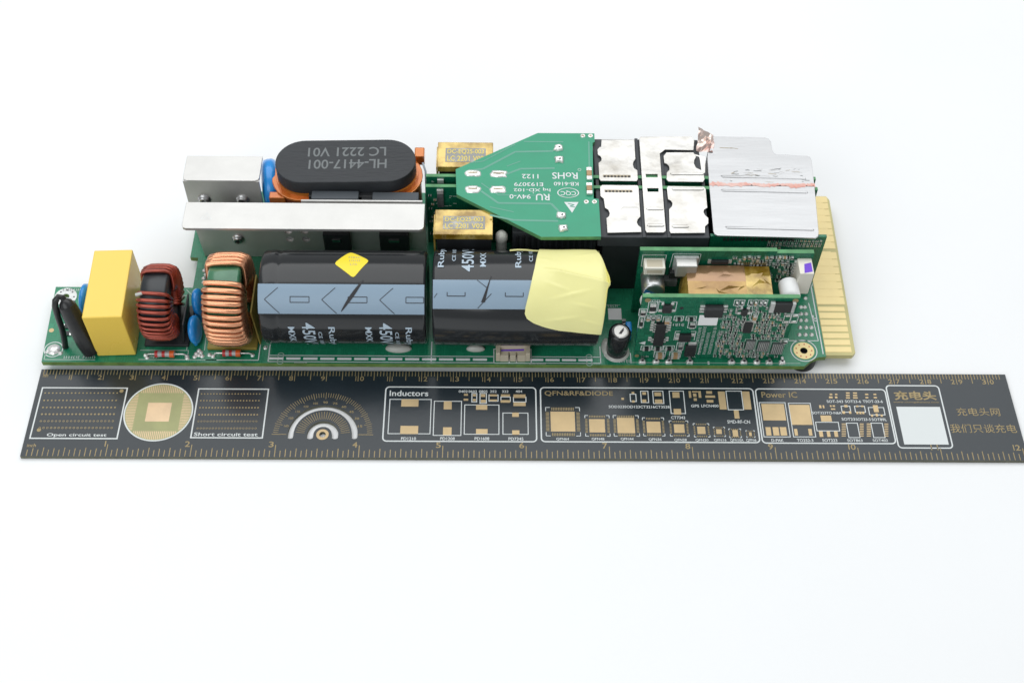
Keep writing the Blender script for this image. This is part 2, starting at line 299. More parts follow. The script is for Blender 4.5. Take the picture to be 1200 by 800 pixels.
RTXT = [('Open circuit test',(0.669,2.48,-2.512,-2.367),'w'),('Short circuit test',(5.128,7.07,-2.445,-2.316),'w'),('Inductors',(11.022,12.233,-0.947,-0.738),'w'),('0402',(13.181,13.462,-0.808,-0.717),'w'),('0603',(13.493,13.748,-0.806,-0.715),'w'),('0805',(13.819,14.087,-0.804,-0.713),'w'),('252',(14.163,14.373,-0.802,-0.711),'w'),('322',(14.543,14.744,-0.8,-0.709),'w'),('404',(14.967,15.177,-0.798,-0.706),'w'),('PD1210',(11.455,11.911,-2.557,-2.45),'w'),('PD1208',(12.649,13.093,-2.551,-2.443),'w'),('PD1608',(13.702,14.15,-2.545,-2.438),'w'),('PD7345',(14.738,15.196,-2.55,-2.442),'w'),('QFN&RF&DIODE',(15.877,18.028,-0.927,-0.725),'g'),('SOD323SOD123CT3216CT3528',(17.87,19.776,-1.354,-1.255),'w'),('QFN64',(16.204,16.596,-2.545,-2.449),'w'),('QFN48',(17.288,17.677,-2.539,-2.444),'w'),('QFN44',(18.181,18.578,-2.535,-2.439),'w'),('QFN36',(19.04,19.438,-2.549,-2.444),'w'),('QFN28',(19.83,20.207,-2.564,-2.459),'w'),('QFN20',(20.478,20.876,-2.561,-2.465),'w'),('QFN16',(21.048,21.43,-2.558,-2.462),'w'),('QFN10A',(21.545,21.956,-2.565,-2.459),'w'),('QFN6',(22.038,22.354,-2.562,-2.457),'w'),('CT7343',(19.791,20.227,-1.751,-1.643),'w'),('GPS',(20.451,20.702,-1.309,-1.21),'w'),('LFCN400',(20.773,21.309,-1.306,-1.207),'w'),('SMD-RF-CN',(21.528,22.233,-1.902,-1.78),'w'),('Power IC',(22.706,23.832,-0.938,-0.717),'g'),('SOT-343',(24.736,25.249,-1.118,-1.018),'w'),('SOT23-6',(25.312,25.817,-1.115,-1.015),'w'),('TSOT-23-6',(25.872,26.504,-1.111,-1.011),'w'),('SOT323TO-N6A',(24.221,25.14,-1.542,-1.448),'w'),('SOT23',(25.104,25.521,-1.775,-1.672),'w'),('SOT23-5',(25.541,26.012,-1.777,-1.679),'w'),('SOT89L',(26.04,26.512,-1.784,-1.681),'w'),('D-PAK',(22.815,23.193,-2.558,-2.452),'w'),('TO252-3',(23.605,24.107,-2.554,-2.448),'w'),('SOT223',(24.387,24.848,-2.55,-2.444),'w'),('SOT863',(25.156,25.63,-2.545,-2.449),'w'),('SOT402',(25.944,26.414,-2.541,-2.445),'w'),('www.chongdiantou.com',(26.835,28.278,-1.118,-1.053),'g'),('充电头',(26.898,28.235,-1.003,-0.66),'g'),('充电头网',(28.76,30.117,-1.579,-1.281),'g'),('我们只谈充电',(28.436,30.498,-2.201,-1.884),'g')]
QRBOX = (26.896,28.271,-2.63,-1.252)
DOTS = [(0.301,-0.901,0),(0.418,-0.9,0),(0.536,-0.899,0),(0.653,-0.899,0),(0.77,-0.898,0),(0.888,-0.897,0),(1.005,-0.896,0),(1.122,-0.896,0),(1.24,-0.895,0),(1.357,-0.894,0),(1.474,-0.893,0),(1.592,-0.893,0),(1.709,-0.892,0),(1.827,-0.891,0),(1.944,-0.891,0),(2.062,-0.89,0),(2.179,-0.889,0),(2.297,-0.888,0),(2.414,-0.888,0),(2.532,-0.887,0),(0.324,-1.175,1),(0.441,-1.174,1),(0.558,-1.173,1),(0.675,-1.173,1),(0.792,-1.172,1),(0.908,-1.171,1),(1.025,-1.171,1),(1.142,-1.17,1),(1.259,-1.169,1),(1.376,-1.168,1),(1.493,-1.168,1),(1.61,-1.167,1),(1.727,-1.166,1),(1.844,-1.166,1),(1.961,-1.165,1),(2.078,-1.164,1),(2.195,-1.163,1),(2.312,-1.163,1),(2.429,-1.162,1),(2.546,-1.161,1),(0.345,-1.435,2),(0.461,-1.434,2),(0.577,-1.434,2),(0.694,-1.433,2),(0.81,-1.432,2),(0.927,-1.432,2),(1.043,-1.431,2),(1.16,-1.43,2),(1.276,-1.43,2),(1.392,-1.429,2),(1.509,-1.428,2),(1.625,-1.428,2),(1.742,-1.427,2),(1.858,-1.426,2),(1.975,-1.426,2),(2.091,-1.425,2),(2.208,-1.424,2),(2.325,-1.423,2),(2.441,-1.423,2),(2.558,-1.422,2),(0.363,-1.682,3),(0.479,-1.681,3),(0.595,-1.681,3),(0.711,-1.68,3),(0.826,-1.679,3),(0.942,-1.679,3),(1.058,-1.678,3),(1.174,-1.677,3),(1.291,-1.677,3),(1.407,-1.676,3),(1.523,-1.675,3),(1.639,-1.675,3),(1.755,-1.674,3),(1.871,-1.673,3),(1.987,-1.673,3),(2.103,-1.672,3),(2.219,-1.671,3),(2.335,-1.671,3),(2.452,-1.67,3),(2.568,-1.669,3),(0.382,-1.933,4),(0.497,-1.932,4),(0.613,-1.932,4),(0.728,-1.931,4),(0.844,-1.93,4),(0.959,-1.93,4),(1.075,-1.929,4),(1.19,-1.928,4),(1.306,-1.928,4),(1.422,-1.927,4),(1.537,-1.926,4),(1.653,-1.926,4),(1.769,-1.925,4),(1.884,-1.924,4),(2.0,-1.924,4),(2.116,-1.923,4),(2.231,-1.922,4),(2.347,-1.922,4),(2.463,-1.921,4),(2.579,-1.92,4),(0.399,-2.176,5),(0.514,-2.176,5),(0.63,-2.175,5),(0.745,-2.174,5),(0.86,-2.174,5),(0.975,-2.173,5),(1.09,-2.172,5),(1.205,-2.172,5),(1.32,-2.171,5),(1.436,-2.17,5),(1.551,-2.17,5),(1.666,-2.169,5),(1.781,-2.169,5),(1.897,-2.168,5),(2.012,-2.167,5),(2.127,-2.167,5),(2.242,-2.166,5),(2.358,-2.165,5),(2.473,-2.165,5),(2.588,-2.164,5),(5.16,-0.904,0),(5.255,-0.903,0),(5.35,-0.903,0),(5.445,-0.902,0),(5.54,-0.902,0),(5.635,-0.901,0),(5.73,-0.9,0),(5.825,-0.9,0),(5.92,-0.899,0),(6.015,-0.899,0),(6.11,-0.898,0),(6.205,-0.897,0),(6.3,-0.897,0),(6.396,-0.896,0),(6.491,-0.896,0),(6.586,-0.895,0),(6.681,-0.895,0),(6.776,-0.894,0),(6.871,-0.893,0),(6.967,-0.893,0),(5.169,-1.154,1),(5.263,-1.154,1),(5.358,-1.153,1),(5.453,-1.153,1),(5.547,-1.152,1),(5.642,-1.151,1),(5.737,-1.151,1),(5.831,-1.15,1),(5.926,-1.15,1),(6.021,-1.149,1),(6.116,-1.149,1),(6.21,-1.148,1),(6.305,-1.148,1),(6.4,-1.147,1),(6.495,-1.146,1),(6.59,-1.146,1),(6.684,-1.145,1),(6.779,-1.145,1),(6.874,-1.144,1),(6.969,-1.144,1),(5.179,-1.415,2),(5.273,-1.414,2),(5.368,-1.414,2),(5.462,-1.413,2),(5.556,-1.413,2),(5.651,-1.412,2),(5.745,-1.412,2),(5.839,-1.411,2),(5.934,-1.411,2),(6.028,-1.41,2),(6.123,-1.409,2),(6.217,-1.409,2),(6.311,-1.408,2),(6.406,-1.408,2),(6.5,-1.407,2),(6.595,-1.407,2),(6.689,-1.406,2),(6.783,-1.406,2),(6.878,-1.405,2),(6.972,-1.404,2),(5.189,-1.674,3),(5.283,-1.673,3),(5.377,-1.673,3),(5.471,-1.672,3),(5.565,-1.672,3),(5.659,-1.671,3),(5.753,-1.67,3),(5.847,-1.67,3),(5.941,-1.669,3),(6.035,-1.669,3),(6.129,-1.668,3),(6.223,-1.668,3),(6.317,-1.667,3),(6.411,-1.667,3),(6.506,-1.666,3),(6.6,-1.666,3),(6.694,-1.665,3),(6.788,-1.665,3),(6.882,-1.664,3),(6.976,-1.663,3),(5.197,-1.913,4),(5.291,-1.912,4),(5.385,-1.912,4),(5.478,-1.911,4),(5.572,-1.911,4),(5.665,-1.91,4),(5.759,-1.909,4),(5.853,-1.909,4),(5.946,-1.908,4),(6.04,-1.908,4),(6.134,-1.907,4),(6.228,-1.907,4),(6.321,-1.906,4),(6.415,-1.906,4),(6.509,-1.905,4),(6.602,-1.905,4),(6.696,-1.904,4),(6.79,-1.904,4),(6.884,-1.903,4),(6.978,-1.903,4),(5.208,-2.168,5),(5.301,-2.167,5),(5.394,-2.167,5),(5.487,-2.166,5),(5.581,-2.166,5),(5.674,-2.165,5),(5.767,-2.164,5),(5.861,-2.164,5),(5.954,-2.163,5),(6.047,-2.163,5),(6.141,-2.162,5),(6.234,-2.162,5),(6.327,-2.161,5),(6.421,-2.161,5),(6.514,-2.16,5),(6.607,-2.16,5),(6.701,-2.159,5),(6.794,-2.159,5),(6.888,-2.158,5),(6.981,-2.158,5)]
DOT_A = [2.654,-0.81]
DOT_B = [0.391,-2.249]
PROT = [9.045,-2.294]
CSQ = (3.559,4.29,-1.93,-1.241)
CTRL = [('chip',(18.929,19.144,2.905,3.378)),('sot',(19.305,19.645,2.936,3.341)),('chip',(18.681,18.861,2.742,3.034)),('chipv',(18.886,19.023,2.502,2.717)),('chipv',(19.048,19.185,2.503,2.718)),('chipv',(19.194,19.331,2.505,2.72)),('tan',(19.451,19.629,2.345,2.653)),('chip',(19.775,20.009,2.511,2.673)),('chip',(20.138,20.398,2.515,2.676)),('chip',(20.243,20.439,2.134,2.434)),('soic',(19.191,19.57,1.316,2.424)),('diode',(19.974,20.404,1.465,1.873)),('block',(20.247,20.636,0.694,1.297)),('chip',(18.919,19.201,0.958,1.141)),('chip',(19.271,19.552,0.961,1.145)),('chip',(19.629,19.91,0.965,1.148)),('chipv',(20.028,20.189,0.951,1.322)),('tan',(19.366,19.669,0.568,0.829)),('tan',(19.855,20.158,0.573,0.834)),('bigic',(20.503,21.251,2.844,3.438)),('sticker',(20.508,21.094,2.249,2.762)),('chipv',(18.713,18.821,2.146,2.624)),('chipv',(21.483,21.581,3.27,3.5)),('chipv',(21.641,21.739,3.272,3.501)),('chipv',(21.905,22.003,3.275,3.504)),('chipv',(22.045,22.144,3.276,3.505)),('chipv',(22.203,22.302,3.278,3.507)),('chipv',(22.326,22.425,3.279,3.508)),('sot',(21.7,21.948,2.837,3.157)),('shunt',(22.542,23.3,3.024,3.485)),('tan',(22.101,22.251,2.545,2.899)),('qfn',(21.929,22.182,1.954,2.436)),('greyic',(22.141,22.416,1.044,1.513)),('greyic',(22.522,22.871,0.953,1.455)),('greyic',(22.986,23.336,0.799,1.366)),('pads',(23.104,23.283,2.406,2.821)),('pads',(23.318,23.515,2.408,2.823)),('chip',(23.266,23.412,1.368,1.555))]
CTXT = [(18.937,19.23,3.42,3.509),(19.755,20.049,2.201,2.332)]
PINX = [18.971,19.411,19.817,20.477,21.805,22.197,22.608,23.0,23.41]
PLATES = [[(17.806,7.178),(18.897,7.191),(18.878,6.318),(18.801,6.182),(18.78,6.068),(18.804,5.902),(18.91,5.803),(18.9,5.407),(18.856,5.327),(17.697,5.328),(17.653,5.426),(17.66,6.123),(17.747,6.211),(17.771,6.312),(17.737,6.427),(17.652,6.493),(17.652,6.731),(17.726,6.834),(17.776,6.848)],[(17.737,5.146),(18.869,5.145),(18.902,5.067),(18.88,3.802),(18.793,3.694),(18.757,3.569),(18.787,3.445),(18.874,3.347),(18.872,3.168),(17.808,3.127),(17.804,3.729),(17.888,3.811),(17.918,3.937),(17.878,4.088),(17.778,4.169),(17.757,4.551),(17.658,4.666),(17.661,5.067)],[(19.103,7.318),(20.821,7.351),(20.877,7.145),(20.815,6.719),(19.879,6.736),(19.693,6.55),(19.64,3.218),(19.564,3.143),(19.039,3.138),(18.999,3.243),(19.058,7.227)],[(19.92,6.62),(20.807,6.63),(20.878,6.428),(20.807,6.292),(20.782,6.124),(20.834,5.937),(21.05,5.793),(21.065,5.429),(21.006,5.317),(19.894,5.319),(19.829,5.416),(19.861,5.714),(19.959,5.847),(19.959,5.981),(19.905,6.094),(19.811,6.146),(19.809,6.45)],[(19.855,5.122),(21.011,5.102),(21.064,5.005),(21.037,4.202),(20.929,4.118),(20.9,4.01),(20.936,3.885),(21.028,3.76),(21.007,3.541),(20.892,3.415),(20.867,3.149),(19.797,3.127),(19.757,3.219),(19.812,4.126),(19.913,4.254),(19.942,4.382),(19.902,4.49),(19.812,4.553),(19.811,5.044)]]
SLOTS = [[(19.166,5.627),(19.554,5.631),(19.544,5.486),(19.175,5.482)],[(19.173,5.011),(19.539,5.015),(19.528,4.859),(19.182,4.856)]]
EMB = [[(19.161,4.12),(19.565,4.124)],[(19.138,3.43),(19.538,3.434)],[(20.041,5.656),(20.99,5.666)],[(20.037,4.987),(20.929,4.997)],[(19.912,3.4),(20.312,3.404)],[(18.378,4.128),(18.782,4.132)]]
PERF = [[(17.779,5.539),(18.676,5.549)],[(17.797,4.887),(18.695,4.896)]]
SPR_BACK = [(21.455,7.379),(23.246,7.36),(23.381,7.298),(23.433,7.164),(23.429,6.772),(23.47,6.648),(23.546,6.579),(24.554,6.528),(24.642,6.475),(24.668,6.336),(24.603,5.219),(21.194,5.236),(21.256,6.476),(21.375,7.141)]
SPR_FRONT = [(21.194,5.176),(24.6,5.159),(24.451,3.22),(24.417,3.065),(24.314,2.98),(21.254,3.05),(21.169,3.105),(21.137,3.225)]
SPR_RED = [(21.201,5.322),(21.998,5.278),(22.446,5.327),(22.927,5.19),(23.92,5.178),(24.588,5.208),(24.677,4.985),(24.456,5.057),(23.684,5.064),(22.909,5.041),(22.424,5.133),(21.982,5.128),(21.201,5.15)]
SPR_EMB = [[(21.643,5.578),(24.325,5.486)],[(21.592,4.964),(24.296,4.881)],[(21.573,3.391),(24.274,3.304)]]
FOIL = [(21.112,7.677),(21.436,7.474),(21.334,6.709),(21.14,6.746),(20.982,6.861),(20.904,6.939),(21.078,7.295)]
GB = [(13.012,5.729),(15.69,7.4),(17.571,7.406),(17.572,7.028),(17.496,6.964),(17.426,4.512),(17.589,4.484),(17.593,2.914),(15.733,2.883),(13.062,4.643)]
GB_SLOT = [(13.318,13.814,5.412,5.69),(14.128,14.679,5.383,5.684),(13.33,13.82,4.707,5.002),(14.131,14.639,4.701,5.01)]
GB_SOLD = [(16.363,6.701),(16.366,6.177),(16.373,3.757),(16.411,3.225)]
GB_PAD = [(17.187,7.283),(17.441,7.286),(17.187,4.356),(17.447,4.359)]
GB_CHIP = [(17.232,17.414,5.264,5.791),(17.206,17.398,4.635,5.115)]
GB_TXT = [('RoHS',(16.127,16.954,5.331,5.616)),('KB-6160',(16.173,16.969,5.033,5.197)),('CQC',(16.382,16.873,4.621,4.827)),('1122',(15.152,15.686,5.334,5.529)),('E193079',(14.896,15.828,5.006,5.169)),('hq XD-102',(14.884,16.058,4.771,4.948)),('94V-0',(14.747,15.426,4.459,4.649)),('RU',(15.589,16.024,4.401,4.678))]
GB_OVAL = (16.273,16.972,4.518,4.945)
GB_TRI = [(16.48,4.335),(16.942,4.339),(16.721,3.882)]
GB_TRACE = [[(13.454,5.674),(13.895,5.754),(14.949,6.53),(16.18,6.575)],[(14.668,5.536),(15.11,5.767),(16.218,5.809)],[(13.848,4.783),(14.394,4.277),(16.072,4.265),(16.333,3.9)],[(14.126,3.771),(14.877,3.564),(16.27,3.535)],[(15.233,7.001),(16.528,7.0)],[(17.374,7.025),(17.345,5.867)]]
TR_TXT = [('HL-4417-001',(8.282,10.784,5.543,5.953)),('LC 2221 V01',(8.234,10.755,6.088,6.49))]

# ================================================================== the white table
t = MB(); t.add([(-160, -160, 0), (190, -160, 0), (190, 190, 0), (-160, 190, 0)], [(0, 1, 2, 3)], 'table')
o = t.build('table_surface'); o['kind'] = 'structure'

# ================================================================== ruler
RZ = .12; PZ = RZ + .0035
ruler_outline = [(0.02, -3.19), (30.62, -3.19), (30.62, 0), (0.0, 0)]
PC = (9.045, -2.37)
def arch(ro, ri, drop, n=30):
    o = [(PC[0] + ro * math.cos(math.pi * k / n), PC[1] + ro * math.sin(math.pi * k / n)) for k in range(n + 1)]
    i = [(PC[0] + ri * math.cos(math.pi * k / n), PC[1] + ri * math.sin(math.pi * k / n)) for k in range(n, -1, -1)]
    def end(xa, xb):
        c = (xa + xb) / 2; h = abs(xa - xb) / 2; sg = 1 if xb > xa else -1
        return [(c - sg * h * math.cos(math.pi * k / 6), PC[1] - drop - h * .6 * math.sin(math.pi * k / 6)) for k in range(7)]
    return o + end(-ro + PC[0], -ri + PC[0]) + i + end(PC[0] + ri, PC[0] + ro)
b = MB()
b.plate([ruler_outline, arch(1.07, .89, .10), arch(.48, .28, .10), circle(PC[0], PC[1], .095, 18)], 0.002, RZ, 'ruler', 'edge_ruler')
ruler = b.build('ruler', loc=(15.3, -1.6, 0))
ruler['label'] = 'black printed circuit board ruler with gold scales lying before the power supply'; ruler['category'] = 'ruler'

b = MB()                                    # millimetre scale
for i in range(1, 305):
    L = .40 if i % 10 == 0 else (.36 if i % 5 == 0 else .20)
    x = i * .1; b.add([(x - .012, -.012, PZ), (x - .012, -L, PZ), (x + .012, -L, PZ), (x + .012, -.012, PZ)], [(0, 1, 2, 3)], 'gold_dull')
b.build('centimetre_scale_marking', ruler, kind='stuff')
b = MB()                                    # inch scale in sixteenths
for i in range(1, 193):
    L = .42 if i % 16 == 0 else (.30 if i % 4 == 0 else (.27 if i % 2 == 0 else .22))
    x = .037 + i * 2.54 / 16; b.add([(x - .013, -3.172, PZ), (x + .013, -3.172, PZ), (x + .013, -3.17 + L, PZ), (x - .013, -3.17 + L, PZ)], [(0, 1, 2, 3)], 'gold_dull')
b.build('inch_scale_marking', ruler, kind='stuff')
b = MB()                                    # figures
for n in range(1, 31):
    s = str(n); w = .125; h = .175; y0 = -.385
    if len(s) == 1: b.text(s, (n - .05 - w * (.2 if s == '1' else 1), n - .05, y0, y0 + h), 'gold_dull', z=PZ)
    else:
        b.text(s[0], (n - .06 - w * (.2 if s[0] == '1' else 1), n - .06, y0, y0 + h), 'gold_dull', z=PZ)
        b.text(s[1], (n + .06, n + .06 + w * (.2 if s[1] == '1' else 1), y0, y0 + h), 'gold_dull', z=PZ)
for n in range(1, 13):
    x = .037 + n * 2.54; s = str(n); w = .15; h = .20; y0 = -2.83
    for k, ch in enumerate(reversed(s)):
        ww = w * (.22 if ch == '1' else 1); xr = x - .06 - k * (w + .04); b.text(ch, (xr - ww, xr, y0, y0 + h), 'gold_dull', z=PZ)
b.text('mm', (.10, .26, -.30, -.20), 'gold_dull', z=PZ); b.text('inch', (.15, .42, -2.86, -2.74), 'gold_dull', z=PZ)
b.build('scale_figure_lettering', ruler, kind='stuff')
b = MB()
for rect, rad in OUTL: b.frame(rect, .042 if (rect[1] - rect[0]) > 1.6 else .026, PZ, 'silk', rad)
b.disc((3.921, -1.579), 1.065, PZ + .002, 'silk', 72, rin=1.02)
b.build('panel_border', ruler, kind='stuff')
b = MB()                                    # bare round window with the chip footprint
b.disc((3.921, -1.579), 1.03, PZ, 'fr4_window', 64)
x0, x1, y0, y1 = CSQ
b.quad(CSQ, PZ + .002, 'pad_bright')
R_ = 1.0
for k in range(-11, 12):
    d = k * .058; e = math.sqrt(max(0, R_ * R_ - d * d))
    for sx in (1, -1):
        lo = .70
        if e > lo and abs(k) < 12:
            a, c = 3.921 + sx * lo, 3.921 + sx * e; b.quad((min(a, c), max(a, c), -1.579 + d - .014, -1.579 + d + .014), PZ + .002, 'pad_bright')
            a, c = -1.579 + sx * lo, -1.579 + sx * e; b.quad((3.921 + d - .014, 3.921 + d + .014, min(a, c), max(a, c)), PZ + .002, 'pad_bright')
b.build('round_window_print', ruler, kind='stuff')
b = MB()                                    # test dots
for x, y, k in DOTS:
    r = .026 + .002 * k; b.disc((x, y), r * (.9 if x > 4.5 else 1), PZ, 'gold_dull', 10, rin=(r * .55 if k >= 4 else 0))
b.disc((DOT_A[0], DOT_A[1]), .065, PZ, 'gold_dull'); b.disc((DOT_B[0], DOT_B[1]), .065, PZ, 'gold_dull')
b.build('test_dot', ruler, kind='stuff')
b = MB()                                    # protractor rays
for k in range(1, 60):
    a = math.pi * k / 60; ca, sa = math.cos(a), math.sin(a)
    r0, r1 = (1.30, 1.54) if k % 5 == 0 else (1.36, 1.52)
    b.line([(PC[0] + r0 * ca, PC[1] + r0 * sa), (PC[0] + r1 * ca, PC[1] + r1 * sa)], .016, PZ, 'gold_dull')
    if k % 5 == 0 and 0 < k < 60:
        b.text(str(k * 3), (PC[0] + 1.17 * ca - .07, PC[0] + 1.17 * ca + .07, PC[1] + 1.17 * sa - .04, PC[1] + 1.17 * sa + .04), 'gold_dull', z=PZ + .002)
    if k % 2 == 0: b.line([(PC[0] + .56 * ca, PC[1] + .56 * sa), (PC[0] + .83 * ca, PC[1] + .83 * sa)], .016, PZ, 'gold_dull')
b.disc(PC, .19, PZ, 'gold', 28, rin=.10)
b.line([(PC[0] - 1.55, PC[1]), (PC[0] - 1.10, PC[1])], .02, PZ, 'gold_dull'); b.line([(PC[0] + 1.10, PC[1]), (PC[0] + 1.55, PC[1])], .02, PZ, 'gold_dull')
b.build('protractor_marking', ruler, kind='stuff')
b = MB()
for rect in GOLD: b.quad(rect, PZ + .002, 'gold')
b.build('footprint_pad', ruler, kind='stuff')
b = MB()
for pad, outer, n in QFN:
    b.quad(pad, PZ, 'gold')
    X0, X1, Y0, Y1 = outer; w = (X1 - X0); m_ = .16 * w
    for k in range(n):
        f = (k + .5) / n; st = .55 / n
        xa = X0 + m_ + (w - 2 * m_) * (f - st / 2); xb = xa + (w - 2 * m_) * st
        ya = Y0 + m_ + (Y1 - Y0 - 2 * m_) * (f - st / 2); yb = ya + (Y1 - Y0 - 2 * m_) * st
        L = m_ * .62
        b.quad((xa, xb, Y0, Y0 + L), PZ, 'gold_dull'); b.quad((xa, xb, Y1 - L, Y1), PZ, 'gold_dull')
        b.quad((X0, X0 + L, ya, yb), PZ, 'gold_dull'); b.quad((X1 - L, X1, ya, yb), PZ, 'gold_dull')
    c = m_ * .8
    for sx, sy in ((X0, Y0), (X1, Y0), (X0, Y1), (X1, Y1)):
        dx = c if sx == X0 else -c; dy = c if sy == Y0 else -c
        b.line([(sx + dx, sy), (sx, sy), (sx, sy + dy)], .022, PZ + .002, 'silk')
b.build('chip_footprint_print', ruler, kind='stuff')
b = MB()
for s, rect, m_ in RTXT: b.text(s, rect, 'silk' if m_ == 'w' else 'gold_dull', z=PZ + .002)
for cx, cy in ((23.10, -1.62), (24.33, -1.63)): b.disc((cx - .27, cy + .24), .055, PZ, 'silk')
b.build('panel_lettering', ruler, kind='stuff')
b = MB(); b.quad(QRBOX, PZ, 'silk'); b.build('white_square_print', ruler)

# ================================================================== power supply
psu = thing('power_supply_board', 'green power supply circuit board crowded with capacitors, coils and heatsinks behind the ruler', 'circuit board', (12.5, 3.5, 0))
ZB, ZT = .30, .48; SZ = ZT + .004
outline = [(.09, .03), (24.12, .03), (24.42, .30), (24.62, .38), (24.86, .40), (24.86, 7.30), (4.13, 7.30), (4.13, 4.32), (4.40, 4.30), (4.40, 3.03), (-.07, 3.03)]
holes = [circle(.33, 2.62, .12, 20), circle(24.18, .63, .12, 24)]
b = MB(); b.plate([outline] + holes, ZB, ZT, 'mask', 'edge')
board = b.build('main_board', psu, label='green main circuit board carrying everything else')
# solder tails underneath carry the board
tail = MB(); tail.lathe((0, 0, 0), (0, 0, 1), [(0, .03), (.05, .05), (.2, .05), (.31, .10)], 'solder', 10)
t0 = tail.build('solder_tail', board, loc=(0, 0, 0)); first = True
for x, y in ((.7, .6), (.75, 2.4), (2.5, .5), (2.5, 2.6), (3.9, 1.0), (6.0, .9), (6.2, 2.0), (4.8, 6.8), (9.5, 5.8), (8.0, 1.5), (13, 1.5), (13, 6.5), (17, 6.8), (20, .25), (22.5, .25), (24.2, 1.5), (23.8, 6.8), (20, 5.4), (16.5, 1.4), (10.8, 4.4)):
    if first: put(t0, (x, y, 0)); first = False
    else: copy_to(t0, board, (x, y, 0))

# silkscreen on the main board
b = MB()
L = .03
b.line([(.15, .12), (1.75, .12)], L, SZ, 'silk_dim'); b.line([(.15, .12), (.15, .35)], L, SZ, 'silk_dim')
b.line([(3.1, .50), (4.62, .50), (4.62, .14), (3.1, .14)], L, SZ, 'silk_dim')
b.line([(4.62, .14), (5.55, .14)], L, SZ, 'silk_dim'); b.line([(5.2, .14), (6.86, .14), (6.86, 2.6), (6.1, 2.6)], L, SZ, 'silk')
b.line([(4.55, .5), (4.62, 2.5), (4.2, 2.95)], L, SZ, 'silk_dim'); b.line([(5.12, .5), (5.05, 2.4)], L, SZ, 'silk_dim')
b.line([(3.3, 2.7), (4.3, 2.7)], L, SZ, 'silk_dim')
for xa, xb in ((7.17, 14.28), (15.46, 17.66)):
    b.line([(xa, .33), (xb, .33)], L, SZ, 'silk'); b.line([(xa, .09), (xb, .09)], L, SZ, 'silk')
b.line([(7.17, .09), (7.17, .75)], L, SZ, 'silk'); b.line([(17.66, .09), (17.66, .75)], L, SZ, 'silk'); b.line([(12.3, .05), (12.3, .9)], L, SZ, 'silk')
b.frame((14.28, 15.46, .08, .62), L, SZ, 'silk')
b.disc((7.55, .33), .11, SZ, 'silk_dim', 20, rin=.085); b.disc((7.55, .09), .11, SZ, 'silk_dim', 20, rin=.085)
b.disc((17.3, .33), .11, SZ, 'silk_dim', 20, rin=.085); b.disc((17.3, .09), .11, SZ, 'silk_dim', 20, rin=.085)
b.line([(18.55, .13), (24.0, .13)], .02, SZ, 'silk_dim')
b.line([(21.08, .07), (21.08, .19)], .06, SZ, 'silk')
b.line([(23.75, 1.02), (24.70, 1.02), (24.60, 2.55)], L, SZ, 'silk'); b.line([(24.78, .5), (24.78, 4.6)], .035, SZ, 'silk')
b.disc((24.18, .63), .43, SZ, 'silk', 32, rin=.40)
b.line([(17.66, 2.42), (18.4, 2.42)], .02, SZ, 'silk_dim')
b.disc((18.17, .55), .42, SZ, 'silk', 32, rin=.36)
b.line([(18.62, .1), (18.62, .5)], L, SZ, 'silk')
def scribble(b, x, y, w, h, z, m, n=None, fn=None, seed=0):
    """print too small to read in the photo: a run of strokes"""
    rd = random.Random(seed + int(x * 100)); k = 0.
    while k < w:
        sw = rd.uniform(.25, .6) * h
        for q in range(3):
            if rd.random() < .6:
                yy = y + q * h * .4; P = [(x + k, yy), (x + k + sw, yy), (x + k + sw, yy + h * .16), (x + k, yy + h * .16)]
                b.add([fn(*p) if fn else (*p, z) for p in P], [(0, 1, 2, 3)], m)
        P = [(x + k, y), (x + k + h * .16, y), (x + k + h * .16, y + h), (x + k, y + h)]
        b.add([fn(*p) if fn else (*p, z) for p in P], [(0, 1, 2, 3)], m)
        k += sw + h * .3
for x, y, w, h in ((.75, .16, .5, .10), (1.35, .17, .4, .1), (.2, 2.86, .6, .1), (18.22, .12, .34, .12), (18.0, 2.34, .3, .1), (18.45, 1.55, .22, .1), (3.4, .20, .3, .1), (24.65, 1.8, .12, .25), (24.62, 3.2, .12, .2), (7.0, .62, .1, .1), (8.0, .03, .4, .05), (15.4, .03, .5, .05)):
    scribble(b, x, y, w, h, SZ, 'silk')
b.build('silkscreen_print', board, kind='stuff')
b = MB()                                   # white dashes in front of the big capacitors
dash = MB(); dash.box(-.225, .225, -.042, .042, ZT - .01, ZT + .012, 'label', .01); d0 = None
xs = [7.42 + .535 * k for k in range(13) if 7.42 + .535 * k < 14.1] + [15.62 + .52 * k for k in range(4)]
for x in xs:
    if d0 is None: d0 = dash.build('bare_solder_strip', board, loc=(0, 0, 0)); put(d0, (x, .215, 0))
    else: copy_to(d0, board, (x, .215, 0))
# gold contact fingers on bare laminate
fx0, fx1 = 24.865, 25.86
b = MB(); b.plate([[(fx0, .46), (25.72, .46), (25.82, .56), (25.97, 7.10), (25.88, 7.28), (fx0, 7.28)]], ZB + .003, ZT - .002, 'fr4', 'fr4')
tab = b.build('edge_connector', psu, label='pale bare laminate tab with gold contacts at the board end')
ys = [(.58, .79), (.86, 1.07), (1.13, 1.33), (1.39, 1.60), (1.65, 1.87), (1.93, 2.16), (2.22, 2.40)]
ys += [(2.50 + .322 * k, 2.80 + .322 * k) for k in range(7)] + [(4.88 + .30 * k, 5.16 + .30 * k) for k in range(8)]
for k, (ya, yb) in enumerate(ys):
    b = MB(); x1 = fx1 + (ya - .5) * .023 - (.12 if ya < 2.45 else .08)
    b.box(fx0 + .01, x1 - .03, ya, yb, ZT - .01, ZT + .008, 'gold_pale', .004); b.build('contact_finger', tab)
b = MB(); b.box(fx0 + .01, 25.66, 2.50, 4.76, ZT - .012, ZT + .004, 'gold_pale'); b.box(fx0 + .01, 25.72, 4.88, 7.22, ZT - .012, ZT + .004, 'gold_pale')
b.build('contact_bar', tab)
